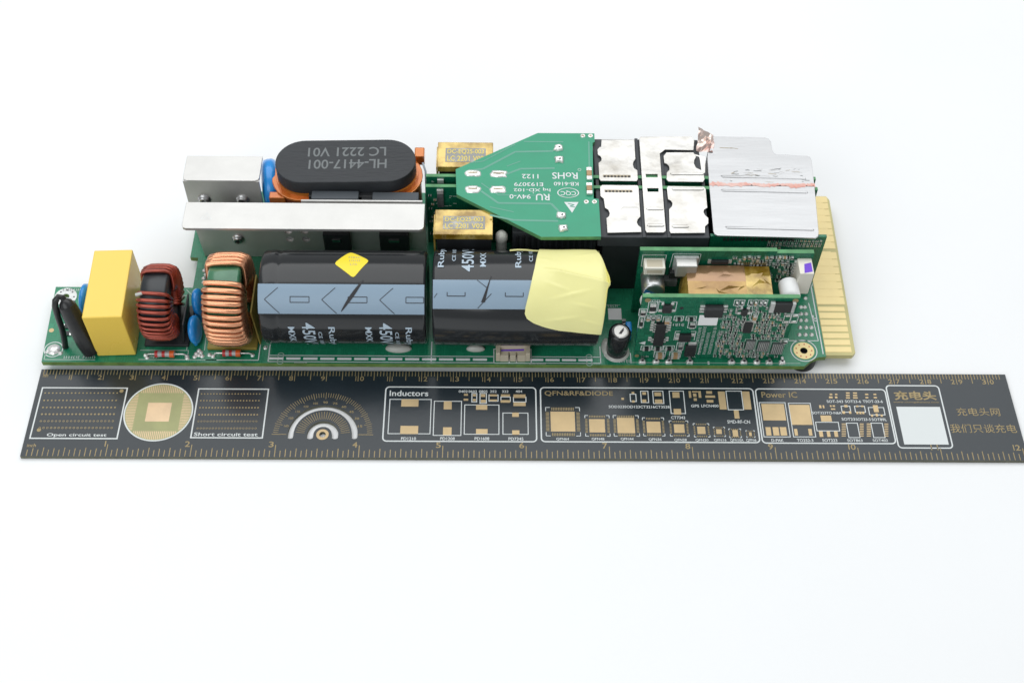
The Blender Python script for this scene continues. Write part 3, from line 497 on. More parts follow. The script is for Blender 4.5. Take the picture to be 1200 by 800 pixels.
# mounting pads
b = MB(); b.disc((24.18, .63), .33, SZ, 'gold_pale', 36, rin=.12)
for k in range(9):
    a = 2 * math.pi * k / 9; b.disc((24.18 + .25 * math.cos(a), .63 + .25 * math.sin(a)), .025, SZ + .003, 'red', 8)
b.cyl((24.18, .63, .20), (24.18, .63, ZT - .02), .118, 'plastic_black', caps=False)
b.build('gold_mounting_pad', board)
b = MB(); b.lathe((24.18, .60, .0), (0, 0, 1), [(0, .46), (.16, .46), (.295, .40)], 'plastic_black', 32); b.build('standoff', psu, label='black standoff under the mounting hole')
b = MB(); b.disc((.33, 2.62), .36, SZ, 'solder_dull', 36, rin=.12)
for k in range(8):
    a = 2 * math.pi * k / 8; b.disc((.33 + .27 * math.cos(a), 2.62 + .27 * math.sin(a)), .028, SZ + .003, 'ink_black', 8)
b.build('silver_mounting_pad', board)
b = MB(); b.disc((.37, .51), .30, SZ, 'silk', 32, rin=.27); b.lathe((.37, .51, ZT), (0, 0, 1), [(0, .22), (.03, .20), (.07, .12), (.09, .03)], 'solder', 20); b.build('solder_joint', board)
b = MB(); b.disc((.15, 1.26), .08, SZ, 'gold', 20); b.build('fiducial_pad', board)
# small solder blobs
blob = MB(); blob.lathe((0, 0, 0), (0, 0, 1), [(0, .075), (.03, .07), (.06, .045), (.08, .01)], 'solder', 10); bl0 = None
bp = [(3.30, .30), (3.36, .22), (4.60, .27), (4.62, .20), (4.95, .50), (5.02, .42), (4.88, .38), (4.98, .32), (5.08, .28), (4.85, .26), (5.30, .33), (5.42, .28), (6.66, .33), (4.72, 3.25), (4.70, 3.42), (4.75, 3.58), (4.68, 3.75), (4.66, 2.38), (4.70, 2.28), (.74, .60), (.62, .36), (.20, .42), (7.03, .62), (3.4, 2.6), (4.05, 2.62), (24.32, 2.38), (24.45, 2.38), (24.29, 2.10), (24.45, 2.10), (24.24, 1.84), (24.42, 1.84), (24.18, 1.55), (24.38, 1.55), (24.12, 1.26), (24.32, 1.26), (24.52, 1.26), (24.55, 1.55), (24.55, 3.0), (24.66, 3.25), (24.6, 3.6), (24.52, 2.75)]
for x, y in bp:
    if bl0 is None: bl0 = blob.build('solder_blob', board, loc=(0, 0, 0)); put(bl0, (x, y, ZT))
    else: copy_to(bl0, board, (x, y, ZT), (1, 1, .7))
b = MB(); b.box(17.99, 18.42, 1.82, 2.28, ZT, ZT + .008, 'label'); b.build('paper_label', psu, label='small white label on the main board')

# ---------------------------------------------------------------- small chip parts (shared meshes)
def chip_geo(b, x0, x1, z0, z1, y, d, m='chip', horiz=True, cap='solder'):
    """chip component standing on a vertical face at depth y, growing by d towards the viewer"""
    if horiz:
        e = (x1 - x0) * .24
        b.box(x0 + e, x1 - e, y - d * .96, y, z0, z1, m); b.box(x0, x0 + e, y - d, y, z0, z1, cap); b.box(x1 - e, x1, y - d, y, z0, z1, cap)
    else:
        e = (z1 - z0) * .24
        b.box(x0, x1, y - d * .96, y, z0 + e, z1 - e, m); b.box(x0, x1, y - d, y, z0, z0 + e, cap); b.box(x0, x1, y - d, y, z1 - e, z1, cap)
# thermistors standing on the bare left end of the board
for x, y in ((.62, 1.40), (.70, 1.12)):
    b = MB(); b.box(x - .13, x - .07, y - .08, y + .08, ZT, ZT + .06, 'solder'); b.box(x + .07, x + .13, y - .08, y + .08, ZT, ZT + .06, 'solder'); b.box(x - .07, x + .07, y - .08, y + .08, ZT, ZT + .055, 'chip'); b.build('chip_resistor', psu)

# ---------------------------------------------------------------- black sleeved fuse with its wire
b = MB(); P = [(1.62, .36, .60), (1.54, .45, .95), (1.40, .62, 1.45), (1.26, .80, 1.95), (1.17, .92, 2.25)]
b.tube(P, [.27, .31, .30, .29, .27], 'shrink', 20)
b.tube([(1.19, .90, 2.2), (1.14, .96, 2.36), (1.11, 1.0, 2.42)], [.25, .20, .11], 'shrink', 16)
fuse = b.build('sleeved_fuse', psu, label='black heat shrink covered fuse leaning beside the yellow block')
b = MB()
W = [(1.14, .96, 2.34), (1.08, 1.02, 2.50), (.98, 1.0, 2.56), (.89, .90, 2.50), (.85, .82, 2.32), (.84, .74, 1.9), (.83, .70, 1.4), (.80, .66, 1.0), (.76, .62, .7), (.73, .60, .5)]
b.tube(W, .098, 'shrink', 12); b.build('wire', fuse)

# ---------------------------------------------------------------- yellow film capacitor
b = MB(); b.box(1.75, 2.95, .27, 2.93, .50, 2.50, 'yellow', .035)
b.build('film_capacitor', psu, loc=(2.35, 1.6, 0), rz=math.radians(2.4), label='yellow plastic block capacitor')
b = MB(); b.lathe((1.14, 1.95, 1.15), (1, 0, 0), [(0, .2), (.04, .42), (.10, .54), (.20, .54), (.27, .42), (.3, .2)], 'blue', 32)
b.build('disc_capacitor', psu, label='blue disc capacitor mostly hidden behind the yellow block')

# ---------------------------------------------------------------- toroids
def toroid(name, label, cx, cy, cz, ro, ri, hw, wr, gap_f, gap_b, end, turns, wm, cm, lean=0):
    t = MB()
    n = 48; prof = [(-hw, ri), (-hw, ro - .06), (-hw + .06, ro), (hw - .06, ro), (hw, ro - .06), (hw, ri)]
    vs = []
    for k in range(n):
        a = 2 * math.pi * k / n
        for x, r in prof: vs.append((cx + x, cy - r * math.sin(a), cz + r * math.cos(a)))
    m_ = len(prof); t.add(vs, [(k * m_ + j, k * m_ + (j + 1) % m_, ((k + 1) % n) * m_ + (j + 1) % m_, ((k + 1) % n) * m_ + j) for k in range(n) for j in range(m_)], cm, True)
    core = t.build(name, psu, label=label)
    rd = random.Random(len(name))
    for a0, a1 in ((gap_f, end), (-gap_b, -end)):
        w = MB(); path = []; g = wr * 1.02; S = 20
        jit = [rd.uniform(-.25, .25) for _ in range(turns + 2)]
        for k in range(turns * S + 1):
            t_ = k / S; j = jit[int(t_)] * (1 - (t_ % 1)) + jit[int(t_) + 1] * (t_ % 1)
            th = math.radians(a0 + (a1 - a0) * (t_ + j * .6) / turns)
            u = (t_ % 1) * 4; X0, X1, Q0, Q1 = -hw - g, hw + g, ri - g, ro + g; c = .14
            s_ = u % 1; side = int(u)
            corner = .82
            f = s_
            if side == 0: x, q = X0 + (X1 - X0) * f, Q1
            elif side == 1: x, q = X1, Q1 + (Q0 - Q1) * f
            elif side == 2: x, q = X1 + (X0 - X1) * f, Q0
            else: x, q = X0, Q0 + (Q1 - Q0) * f
            # rounded corners
            dx = min(x - X0, X1 - x); dq = min(q - Q0, Q1 - q)
            if dx < c and dq < c:
                ex = X0 + c if x < 0 else X1 - c; eq = Q0 + c if q < (Q0 + Q1) / 2 else Q1 - c
                v = Vector((x - ex, q - eq)); 
                if v.length > 1e-6: v = v.normalized() * c
                x, q = ex + v.x, eq + v.y
            bulge = .03 * math.sin(math.pi * (x - X0) / (X1 - X0)) if side == 0 else 0
            path.append((cx + x + lean * (cz - cz), cy - (q + bulge) * math.sin(th), cz + (q + bulge) * math.cos(th)))
        w.tube(path, wr, wm, 8); w.build('winding', core)
    return core
tor1 = toroid('toroid_choke_small', 'toroid choke with red enamelled wire on a black core', 3.90, 1.36, 1.86, 1.06, .45, .40, .060, 24, 16, 152, 13, 'redwire', 'blackcore')
tor1.name = 'toroid_choke'
tor2 = toroid('toroid_choke', 'larger toroid choke with bright copper wire on a green core', 6.08, 1.34, 2.06, 1.28, .55, .48, .084, 17, 12, 150, 15, 'copper', 'greencore')
b = MB(); b.box(4.00, 4.22, .30, .66, 0, .1, 'white'); 
b = MB(); b.box(3.22, 4.62, .62, 2.2, ZT, .60, 'plastic_black', .03); b.build('choke_base', psu)
b = MB(); b.box(5.22, 6.78, .52, 2.3, ZT, .60, 'mustard', .02); b.build('choke_base', psu)
b = MB(); b.box(4.50, 4.55, .72, 1.95, .60, 1.55, 'plastic_black', .01, Matrix.Rotation(math.radians(9), 3, 'Y')); b.build('insulating_divider', psu)
b = MB(); b.box(6.80, 6.85, .75, 2.25, ZT, 2.15, 'mustard', .01, Matrix.Rotation(math.radians(-2), 3, 'Y')); b.build('insulating_divider', psu)
b = MB(); b.box(3.38, 3.60, .30, .38, 2.0, 2.03, 'white')
# wire end stub on the small choke
b = MB(); b.cyl((3.42, 1.36 - 1.13 * math.sin(math.radians(27)), 1.86 + 1.13 * math.cos(math.radians(27))), (3.62, 1.36 - 1.14 * math.sin(math.radians(24)), 1.86 + 1.14 * math.cos(math.radians(24))), .055, 'silicone', n=10); b.build('wire_end', tor1)

# blue disc capacitors between the chokes
for (x, y, z, r, tilt, lab) in ((4.87, 1.86, 1.22, .44, 1, 'blue disc capacitor between the chokes, farther from the ruler'), (4.85, .95, .98, .46, -3, 'blue disc capacitor between the chokes, nearer the ruler')):
    b = MB(); d = Vector((math.cos(math.radians(tilt)), math.sin(math.radians(tilt)) * .6, .15))
    b.lathe(Vector((x, y, z)) - d * .16, d, [(.03, r * .35), (.05, r * .72), (.09, r * .95), (.14, r), (.19, r), (.24, r * .95), (.28, r * .72), (.30, r * .35)], 'blue', 32)
    b.tube([(x, y - r * .55, z - r * .6), (x, y - r * .62, ZT + .08)], [.12, .05], 'blue', 10); b.tube([(x, y + r * .45, z - r * .7), (x, y + r * .45, ZT)], .05, 'blue', 8)
    b.build('disc_capacitor', psu, label=lab)
# axial resistors
for xa, xb, y, lab in ((3.34, 4.60, .26, 'banded glass resistor in front of the red choke'), (5.46, 6.66, .31, 'banded glass resistor in front of the copper choke')):
    b = MB(); z = .62
    b.tube([(xa, y, ZT), (xa + .03, y, z - .03), (xa + .10, y, z), (xb - .10, y, z), (xb - .03, y, z - .03), (xb, y, ZT)], .024, 'solder', 8)
    L0, L1 = xa + .28, xb - .35
    b.lathe((L0, y, z), (1, 0, 0), [(0, .05), (.03, .10), (.12, .11), (.2, .095), (L1 - L0 - .2, .095), (L1 - L0 - .12, .11), (L1 - L0 - .03, .10), (L1 - L0, .05)], 'glass', 18)
    r = b.build('axial_resistor', psu, label=lab)
    for k, (f, mm) in enumerate(((.10, 'red'), (.45, 'red'), (.86, 'orange_band'))):
        c = MB(); x = L0 + (L1 - L0) * f; wd = .10 if mm == 'orange_band' else .055; c.cyl((x - wd / 2 - .02, y, z), (x + wd / 2 + .02, y, z), .116 if f in (.1, .86) else .101, mm, n=18); c.build('colour_band', r)

# ---------------------------------------------------------------- the two big electrolytic capacitors
def cylfn(yc, zc, r):
    def fn(x, a): a = math.radians(a); return (x, yc - r * math.sin(a), zc + r * math.cos(a))
    return fn
def sheet(b, fn, x0, x1, a0, a1, m, nx=1, na=16):
    vs = [fn(x0 + (x1 - x0) * i / nx, a0 + (a1 - a0) * j / na) for j in range(na + 1) for i in range(nx + 1)]
    b.add(vs, [(j * (nx + 1) + i, (j + 1) * (nx + 1) + i, (j + 1) * (nx + 1) + i + 1, j * (nx + 1) + i + 1)[::-1] for j in range(na) for i in range(nx)], m, True)
def vtext(b, s, x0, x1, a0, a1, fn, m, down=True):
    """text running around the can; down: reads towards the viewer's side"""
    vv, ff = text_geo(s)
    # u runs around the can, v along it
    pts = [(x0 + v * (x1 - x0), a0 + u * (a1 - a0)) if down else (x1 - v * (x1 - x0), a1 - u * (a1 - a0)) for u, v in vv]
    bm = bmesh.new(); V = [bm.verts.new((x, a * .025, 0)) for x, a in pts]
    for f in ff:
        try: bm.faces.new([V[i] for i in f])
        except ValueError: pass
    lo, hi = min(a0, a1), max(a0, a1); k = lo + 6
    while k < hi:
        bmesh.ops.bisect_plane(bm, geom=bm.verts[:] + bm.edges[:] + bm.faces[:], plane_co=(0, k * .025, 0), plane_no=(0, 1, 0)); k += 6
    bm.verts.index_update()
    b.add([fn(v.co.x, v.co.y / .025) for v in bm.verts], [tuple(v.index for v in f.verts) for f in bm.faces], m); bm.free()
def can(x0, x1, yc, zc, r, label, crimp=None):
    b = MB(); n = 72
    prof = [(0, r * .55), (.0, r - .12), (.02, r - .05), (.08, r - .005)]
    if crimp: prof += [(crimp - .14, r), (crimp - .05, r - .012), (crimp, r - .03), (crimp + .05, r - .012), (crimp + .14, r)]
    L = x1 - x0
    prof += [(L * .5, r), (L - .10, r), (L - .04, r - .02), (L, r - .09), (L - .01, r - .22), (L - .05, r * .55)]
    b.lathe((x0, yc, zc), (1, 0, 0), prof, 'sleeve', n)
    return b.build('electrolytic_capacitor', psu, label=label)
c1 = (1.50, 1.99, 1.46); c2 = (1.48, 2.02, 1.49)
cap1 = can(7.15, 12.2, *c1, 'big lying electrolytic capacitor with the yellow diamond sticker', .52)
cap2 = can(12.40, 17.50, *c2, 'big lying electrolytic capacitor half wrapped in yellow tape')
def stripe_of(cap, c, x0, x1, a0, a1):
    b = MB(); sheet(b, cylfn(c[0], c[1], c[2] + .006), x0, x1, a0, a1, 'stripe', 6, 14); return b.build('polarity_stripe', cap)
stripe_of(cap1, c1, 7.17, 12.17, 22.5, 58.4); stripe_of(cap2, c2, 12.43, 17.44, 16.7, 50.9)
f1 = cylfn(c1[0], c1[1], c1[2] + .012); f2 = cylfn(c2[0], c2[1], c2[2] + .012)
K = math.degrees(1 / 1.46)
def aline(b, fn, pts, t, m):
    """thin printed line on the can; points are (x, degrees)"""
    for (xa, aa), (xb, ab) in zip(pts, pts[1:]):
        N = max(1, int(abs(ab - aa) / 5))
        for k in range(N):
            u0, u1 = k / N, (k + 1) / N
            p = [(xa + (xb - xa) * u, aa + (ab - aa) * u) for u in (u0, u1)]
            dx, da = p[1][0] - p[0][0], (p[1][1] - p[0][1]) / K; Ln = math.hypot(dx, da); nx, na = -da / Ln * t / 2, dx / Ln * t / 2 * K
            b.add([fn(p[0][0] - nx, p[0][1] - na), fn(p[0][0] + nx, p[0][1] + na), fn(p[1][0] + nx, p[1][1] + na), fn(p[1][0] - nx, p[1][1] - na)], [(0, 1, 2, 3)], m)
b = MB()
for xc in (7.37, 9.09, 10.83): aline(b, f1, [(xc + .40, 27), (xc, 41), (xc + .44, 57.6)], .022, 'ink_black')
for xa, xb in ((8.14, 8.71), (9.88, 10.45), (11.62, 12.15)): aline(b, f1, [(xa, 37.6), (xb, 37.6), (xb, 44.4), (xa, 44.4), (xa, 37.6)], .022, 'ink_black')
b.build('polarity_marking', cap1, kind='stuff')
b = MB()
for xa, xb in ((12.86, 13.40), (14.61, 15.15)): aline(b, f2, [(xa, 31.5), (xa, 36), (xb, 36), (xb, 31.5)], .024, 'ink_black')
aline(b, f2, [(13.76, 17), (14.05, 26)], .022, 'ink_black'); aline(b, f2, [(14.19, 33), (13.78, 50)], .022, 'ink_black'); aline(b, f2, [(12.47, 38), (12.56, 33)], .02, 'ink_black')
b.build('polarity_marking', cap2, kind='stuff')
# marker pen strokes
b = MB()
for k in range(16):
    u = k / 16; v = (k + 1) / 16; t0_, t1_ = .012 + .055 * math.sin(math.pi * u) ** .8, .012 + .055 * math.sin(math.pi * v) ** .8
    fa = cylfn(c1[0], c1[1], c1[2] + .016)
    g = lambda s, d: fa(10.33 - .66 * s + d, 17 + 38 * s)
    b.add([g(u, -t0_), g(u, t0_), g(v, t1_), g(v, -t1_)], [(0, 1, 2, 3)], 'ink_black')
b.build('pen_stroke_marking', cap1)
b = MB()
for k in range(16):
    u = k / 16; v = (k + 1) / 16; t0_, t1_ = .012 + .05 * u ** 1.5, .012 + .05 * v ** 1.5
    fa = cylfn(c2[0], c2[1], c2[2] + .016)
    g = lambda s, d: fa(14.18 - .24 * s + d, 12 + 31 * s)
    b.add([g(u, -t0_), g(u, t0_), g(v, t1_), g(v, -t1_)], [(0, 1, 2, 3)], 'ink_black')
b.build('pen_stroke_marking', cap2)
b = MB()
for dx in (0, 2.34):
    vtext(b, '450V 560µF', 8.36 + dx, 8.84 + dx, 70, 170, f1, 'ink_light'); vtext(b, 'MXK', 8.02 + dx, 8.22 + dx, 76, 106, f1, 'ink_light')
    vtext(b, 'Rubycon', 9.18 + dx, 9.44 + dx, 76, 150, f1, 'ink_light'); vtext(b, 'CE 105°C', 8.92 + dx, 9.04 + dx, 84, 130, f1, 'ink_light')
b.build('lettering', cap1, kind='stuff')
b = MB()
for dx in (0, 2.35):
    vtext(b, 'Rubycon', 12.56 + dx, 12.80 + dx, -74, 0, f2, 'ink_light', False); vtext(b, 'CE 105°C', 12.98 + dx, 13.10 + dx, -54, -10, f2, 'ink_light', False)
    if not dx: vtext(b, '450V 560µF', 13.28, 13.74, -94, 6, f2, 'ink_light', False); vtext(b, 'MXK', 13.84, 14.02, -29, -1, f2, 'ink_light', False)
b.build('lettering', cap2, kind='stuff')
# yellow diamond sticker with rounded corners
b = MB(); fa = cylfn(c1[0], c1[1], c1[2] + .010); cx, ca, hx, ha = 9.94, -8.5, .53, 23.5
ring = []
for k in range(4):
    ax, aa = [(1, 0), (0, 1), (-1, 0), (0, -1)][k]; px_, pa_ = [(1, 0), (0, 1), (-1, 0), (0, -1)][k - 1]; nx_, na_ = [(1, 0), (0, 1), (-1, 0), (0, -1)][(k + 1) % 4]
    for w0, w1 in ((.4, 0), (.25, 0), (.12, 0), (.03, .03), (0, .12), (0, .25), (0, .4)):
        c_ = 1 - w0 - w1; ring.append((ax * c_ + px_ * w0 + nx_ * w1, aa * c_ + pa_ * w0 + na_ * w1))
n = len(ring); vs = [fa(cx, ca)]; NR = 6
for q in range(1, NR + 1):
    for x, a in ring: vs.append(fa(cx + x * hx * q / NR + a * .09 * q / NR, ca + a * ha * q / NR - x * 2.8 * q / NR))
fs = [(0, 1 + k, 1 + (k + 1) % n) for k in range(n)] + [(1 + (q - 1) * n + k, 1 + q * n + k, 1 + q * n + (k + 1) % n, 1 + (q - 1) * n + (k + 1) % n) for q in range(1, NR) for k in range(n)]
b.add(vs, fs, 'sticker', True)
fb = cylfn(c1[0], c1[1], c1[2] + .013)
for i, (x, a, w) in enumerate(((9.83, -16, .34), (9.86, -9.5, .30), (9.90, -3, .2))): scribble(b, x, a, w, .09, 0, 'cork', fn=lambda x_, y_, a=a: fb(x_, a - (y_ - a) * K), seed=i)
b.build('diamond_sticker', cap1, label='yellow diamond sticker on the capacitor')
# yellow tape round the far end of the second capacitor
def lerp(tab, v):
    for (a, x), (c, y) in zip(tab, tab[1:]):
        if v <= c: return x + (y - x) * max(0, (v - a)) / (c - a)
    return tab[-1][1]
Ltab = [(-60, 15.72), (-30, 15.62), (0, 15.50), (29, 15.34), (48, 15.22), (56, 15.20), (62, 15.27), (68, 15.48), (73, 15.80), (78, 16.3), (84, 17.50)]
Rtab = [(-60, 17.38), (-35, 17.46), (0, 17.68), (14, 17.80), (20, 17.80), (26, 17.70), (84, 17.54)]
b = MB(); NA, NX = 96, 44; vs = []
for j in range(NA + 1):
    a = -60 + 144 * j / NA; xl, xr = lerp(Ltab, a), lerp(Rtab, a)
    for i in range(NX + 1):
        u = i / NX; x = xl + (xr - xl) * u
        r = c2[2] + .035 + .006 * math.sin(x * 4 + a * .07)
        m1 = 3 + 17 * max(0, (x - 15.9) / 1.9); d1 = a - m1              # long folded crease
        k1 = min(1, max(0, (x - 15.7) / .5))
        if d1 > 0: r += .11 * k1 * math.exp(-d1 / 8)
        else: r += .11 * k1 * math.exp(d1 / .9)
        for xc, ac, sl, amp, ln_ in ((16.6, 33, -9, .045, .75), (16.2, 24, 14, .03, .5), (17.0, 46, 8, .03, .5), (15.8, -14, 10, .025, .4), (17.1, -25, -12, .03, .5), (16.3, 62, -6, .035, .8), (17.2, 66, 10, .03, .4)):
            d2 = a - (ac + sl * (x - xc)); f_ = max(0, 1 - abs(x - xc) / ln_)
            r += amp * f_ * (math.exp(-d2 / 3.5) if d2 > 0 else math.exp(d2 / .8))
        if a > 70: r += .012 * (a - 70) / 14 * (1 + math.sin(x * 6))
        if x > 17.48: r -= (x - 17.48) ** 2 * 2.2
        vs.append(cylfn(c2[0], c2[1], r)(x, a))
b.add(vs, [(j * (NX + 1) + i, j * (NX + 1) + i + 1, (j + 1) * (NX + 1) + i + 1, (j + 1) * (NX + 1) + i) for j in range(NA) for i in range(NX)], 'tape', True)
# tape folded over the end face and a tongue lying along the back
vs = []
for j in range(21):
    a = -60 + 130 * j / 20
    for q in range(4):
        rr = c2[2] + .01 - q * .30; x = lerp(Rtab, a) + (-.02 if q == 0 else .03 * math.sin(a * .2 + q) - .06 * q)
        vs.append(cylfn(c2[0], c2[1], rr)(max(x, 17.52), a))
b.add(vs, [(j * 4 + q, j * 4 + q + 1, (j + 1) * 4 + q + 1, (j + 1) * 4 + q) for j in range(20) for q in range(3)], 'tape', True)
vs = [cylfn(c2[0], c2[1], c2[2] + .03 + .02 * math.sin(i * 1.3))(14.75 + .25 * i, a) for i in range(5) for a in (-44 - i * 2.2, -34 - i * .5)]
b.add(vs, [(2 * i, 2 * i + 1, 2 * i + 3, 2 * i + 2) for i in range(4)], 'tape', True)
b.build('yellow_tape', cap2, label='crumpled yellow tape wrapped round the capacitor end')
# glue dabs at the feet of the capacitors
for x, y, rx, ry, mm in ((11.25, .62, .42, .17, 'silicone'), (13.7, .62, .3, .12, 'silicone'), (17.86, .72, .16, .34, 'silicone')):
    b = MB(); b.lathe((0, 0, 0), (0, 0, 1), [(0, 1), (.06, .95), (.12, .7), (.15, .3)], mm, 20)
    b.v = [(v[0] * rx + x, v[1] * ry + y, v[2] + ZT) for v in b.v]; b.build('glue_dab', psu)

# small white connector in front of the second capacitor
b = MB()
b.box(14.42, 15.34, .42, .66, ZT, .98, 'beige', .02); b.box(14.34, 14.48, .14, .62, ZT, .92, 'beige', .02); b.box(15.28, 15.42, .14, .62, ZT, .92, 'beige', .02)
b.box(14.48, 14.74, .13, .42, ZT, .80, 'beige', .015); b.box(14.79, 14.97, .13, .42, ZT, .80, 'beige', .015); b.box(14.5, 15.26, .30, .43, .6, .803, 'beige'); b.box(15.02, 15.28, .13, .42, ZT, .80, 'beige', .015)
for x in (14.765, 14.995): b.box(x - .02, x + .02, .10, .40, ZT, .56, 'solder')
jst = b.build('wire_connector', psu, label='beige socket at the front edge with a purple pen line')
b = MB(); b.add([(14.50, .31, .806), (15.22, .33, .806), (15.24, .40, .806), (14.50, .37, .806)], [(0, 1, 2, 3)], 'purple'); b.build('pen_line_marking', jst)
# small upright electrolytic capacitor
b = MB(); b.lathe((18.18, .56, ZT + .02), (.03, .0, 1), [(0, .30), (.05, .345), (.14, .325), (.22, .345), (.98, .345), (1.05, .32), (1.06, .25)], 'sleeve', 40)
sc = b.build('electrolytic_capacitor', psu, label='small upright black electrolytic capacitor with a bare silver top')
b = MB(); zt = ZT + 1.085; cx_, cy_ = 18.212, .56
b.lathe((cx_, cy_, zt - .02), (0, 0, 1), [(0, .27), (.015, .265), (.02, .2), (.022, .01)], 'tin', 32, caps=False)
b.add([(cx_ - .06, cy_ - .10, zt + .008), (cx_ + .03, cy_ - .11, zt + .008), (cx_ + .11, cy_ + .02, zt + .008), (cx_ + .12, cy_ + .14, zt + .008), (cx_ + .05, cy_ + .06, zt + .008), (cx_ - .01, cy_ - .03, zt + .008)], [(0, 1, 2, 3, 4, 5)], 'ink_black')
b.build('can_top', sc)
b = MB(); b.lathe((18.18, .56, ZT), (0, 0, 1), [(0, .42), (.03, .40), (.06, .36), (.08, .33)], 'silicone', 32, caps=False); b.build('glue_dab', psu)
b = MB(); b.box(18.46, 18.66, .95, 1.35, ZT, 1.05, 'blue', .05); b.build('disc_capacitor', psu, label='small blue capacitor peeking out beside the front control board')
b = MB(); b.box(18.42, 18.54, 1.72, 1.80, ZT, ZT + .07, 'solder'); b.box(18.42, 18.54, 1.54, 1.62, ZT, ZT + .07, 'solder'); b.box(18.42, 18.54, 1.62, 1.72, ZT, ZT + .06, 'chip'); b.build('chip_resistor', psu)

# ---------------------------------------------------------------- heatsink brackets
def screw(parent, x, y, z, r=.17):
    b = MB(); b.lathe((x, y, z), (0, -1, 0), [(0, r * 1.15), (.04, r * 1.15), (.045, r), (.10, r * .95), (.15, r * .7), (.16, r * .42), (.11, r * .40), (.11, .01)], 'steel', 24)
    b.box(x - r * .5, x + r * .5, y - .165, y - .10, z - .02, z + .02, 'ink_black'); b.box(x - .02, x + .02, y - .166, y - .10, z - r * .5, z + r * .5, 'ink_black')
    b.build('screw', parent)
def xz(y):                      # plate drawn in x-z, standing at depth y
    return lambda x, z, t: (x, y - t, z)
def flange(b, x0, x1, y0, y1, z0, z1, m, c=.14):
    b.plate([[(x0 + c, y0), (x1 - c, y0), (x1 - c * .3, y0 + c * .3), (x1, y0 + c), (x1, y1), (x0, y1), (x0, y0 + c), (x0 + c * .3, y0 + c * .3)]], z0, z1, m, m, bev=.012)
b = MB(); hol = [circle(x, z, .135, 20) for x in (7.55, 8.08) for z in (1.40, 1.80)]
b.plate([[(4.62, ZT + .02), (12.03, ZT + .02), (12.03, 2.98), (4.52, 2.98)]] + hol, -.05, .05, 'tin', fn=xz(4.41))
br1 = b.build('heatsink_bracket', psu, label='long bent tin plated heatsink standing behind the big capacitors')
b = MB(); flange(b, 4.46, 12.05, 3.36, 4.46, 2.95, 3.06, 'tin'); fl = b.build('flange', br1)
b = MB(); b.line([(5.02, 3.74), (5.36, 3.74), (5.19, 4.02), (5.02, 3.74)], .02, 3.062, 'solder_dull'); b.line([(5.12, 3.80), (5.24, 3.80), (5.18, 3.92)], .02, 3.062, 'solder_dull'); b.build('stamped_triangle_marking', fl)
screw(br1, 5.87, 4.36, 1.42)
for xa, xb in ((8.70, 9.56), (10.53, 11.48)):
    b = MB(); b.box(xa, xb, 4.10, 4.35, .95, 1.95, 'plastic_black', .03); b.box(xa + .3, xb - .3, 4.06, 4.10, 1.6, 1.72, 'steel', .01); b.build('power_transistor', psu)
b = MB(); b.box(7.2, 8.4, 4.60, 4.72, .6, 1.62, 'label', .02); b.build('hole_backing', psu)  # pale block added behind the bracket holes to make them show bright
b = MB(); b.box(8.10, 11.97, 4.52, 4.58, .6, 3.09, 'tin', .008); b.build('clamp_plate', psu)
for xa, xb, zt in ((8.42, 9.92, 3.12), (10.36, 11.84, 3.08)):
    b = MB(); b.box(xa, xb, 4.60, 4.94, .6, zt, 'grey_pad', .025); b.build('power_transistor', psu, label='grey backed power transistor behind the long heatsink, ' + ('nearer the blue disc' if xa < 9 else 'nearer the upright boards'))
b = MB(); b.plate([[(4.20, ZT + .02), (6.64, ZT + .02), (6.66, 3.05), (4.21, 3.05)]], -.05, .05, 'tin', fn=xz(5.415), bev=.012)
br2 = b.build('heatsink_bracket', psu, label='short bent tin plated heatsink at the back corner')
b = MB(); flange(b, 4.21, 6.67, 5.36, 6.45, 2.98, 3.10, 'tin'); b.build('flange', br2)
screw(br2, 4.76, 5.365, 2.20, .19); screw(br2, 6.02, 5.365, 2.21, .19)
for xa in (4.36, 5.62):
    b = MB(); b.box(xa, xa + .85, 5.48, 5.86, .9, 2.6, 'plastic_black', .03)
    for q in (.2, .42, .64): b.box(xa + q - .04, xa + q + .04, 5.6, 5.66, ZT, .9, 'solder')
    b.build('power_transistor', psu)
b = MB(); b.box(5.2, 6.0, 4.55, 4.95, .6, 2.3, 'plastic_black', .03); b.build('power_transistor', psu)
b = MB(); b.lathe((6.70, 6.12, 1.95), (1, .15, 0), [(-.16, .2), (-.10, .70), (0, .92), (.12, .95), (.26, .95), (.36, .90), (.44, .72), (.48, .2)], 'blue', 40)
b.build('disc_varistor', psu, label='blue disc varistor between the short heatsink and the black transformer')

# ---------------------------------------------------------------- big transformer
TC = (9.46, 5.90); TA = math.radians(1.6)
def stadium(hl, hw, n=14):
    P = []
    for k in range(n + 1): a = math.radians(-90 + 180 * k / n); P.append((hl - hw + hw * math.cos(a), hw * math.sin(a)))
    for k in range(n + 1): a = math.radians(90 + 180 * k / n); P.append((-hl + hw + hw * math.cos(a), hw * math.sin(a)))
    return [(TC[0] + x * math.cos(TA) - y * math.sin(TA), TC[1] + x * math.sin(TA) + y * math.cos(TA)) for x, y in P]
b = MB(); b.plate([stadium(2.26, .935, 24)], 2.98, 3.50, 'ferrite', 'ferrite', bev=.03)
tr = b.build('power_transformer', psu, label='black oval topped transformer with orange wrapped coil')
b = MB(); b.plate([stadium(2.40, .98)], .85, 2.72, 'coil', 'coil'); b.build('coil', tr)
b = MB(); b.plate([stadium(2.46, 1.06)], 2.70, 2.80, 'orange', 'orange', bev=.02); b.plate([stadium(2.32, .96)], 2.80, 2.97, 'orange', 'orange'); b.build('orange_collar', tr)
b = MB(); b.box(8.30, 10.62, 4.81, 6.98, ZT, 2.99, 'plastic_black', .03); b.box(10.0, 10.34, 4.72, 4.85, 2.0, 2.97, 'plastic_black', .02); b.build('core_leg', tr)
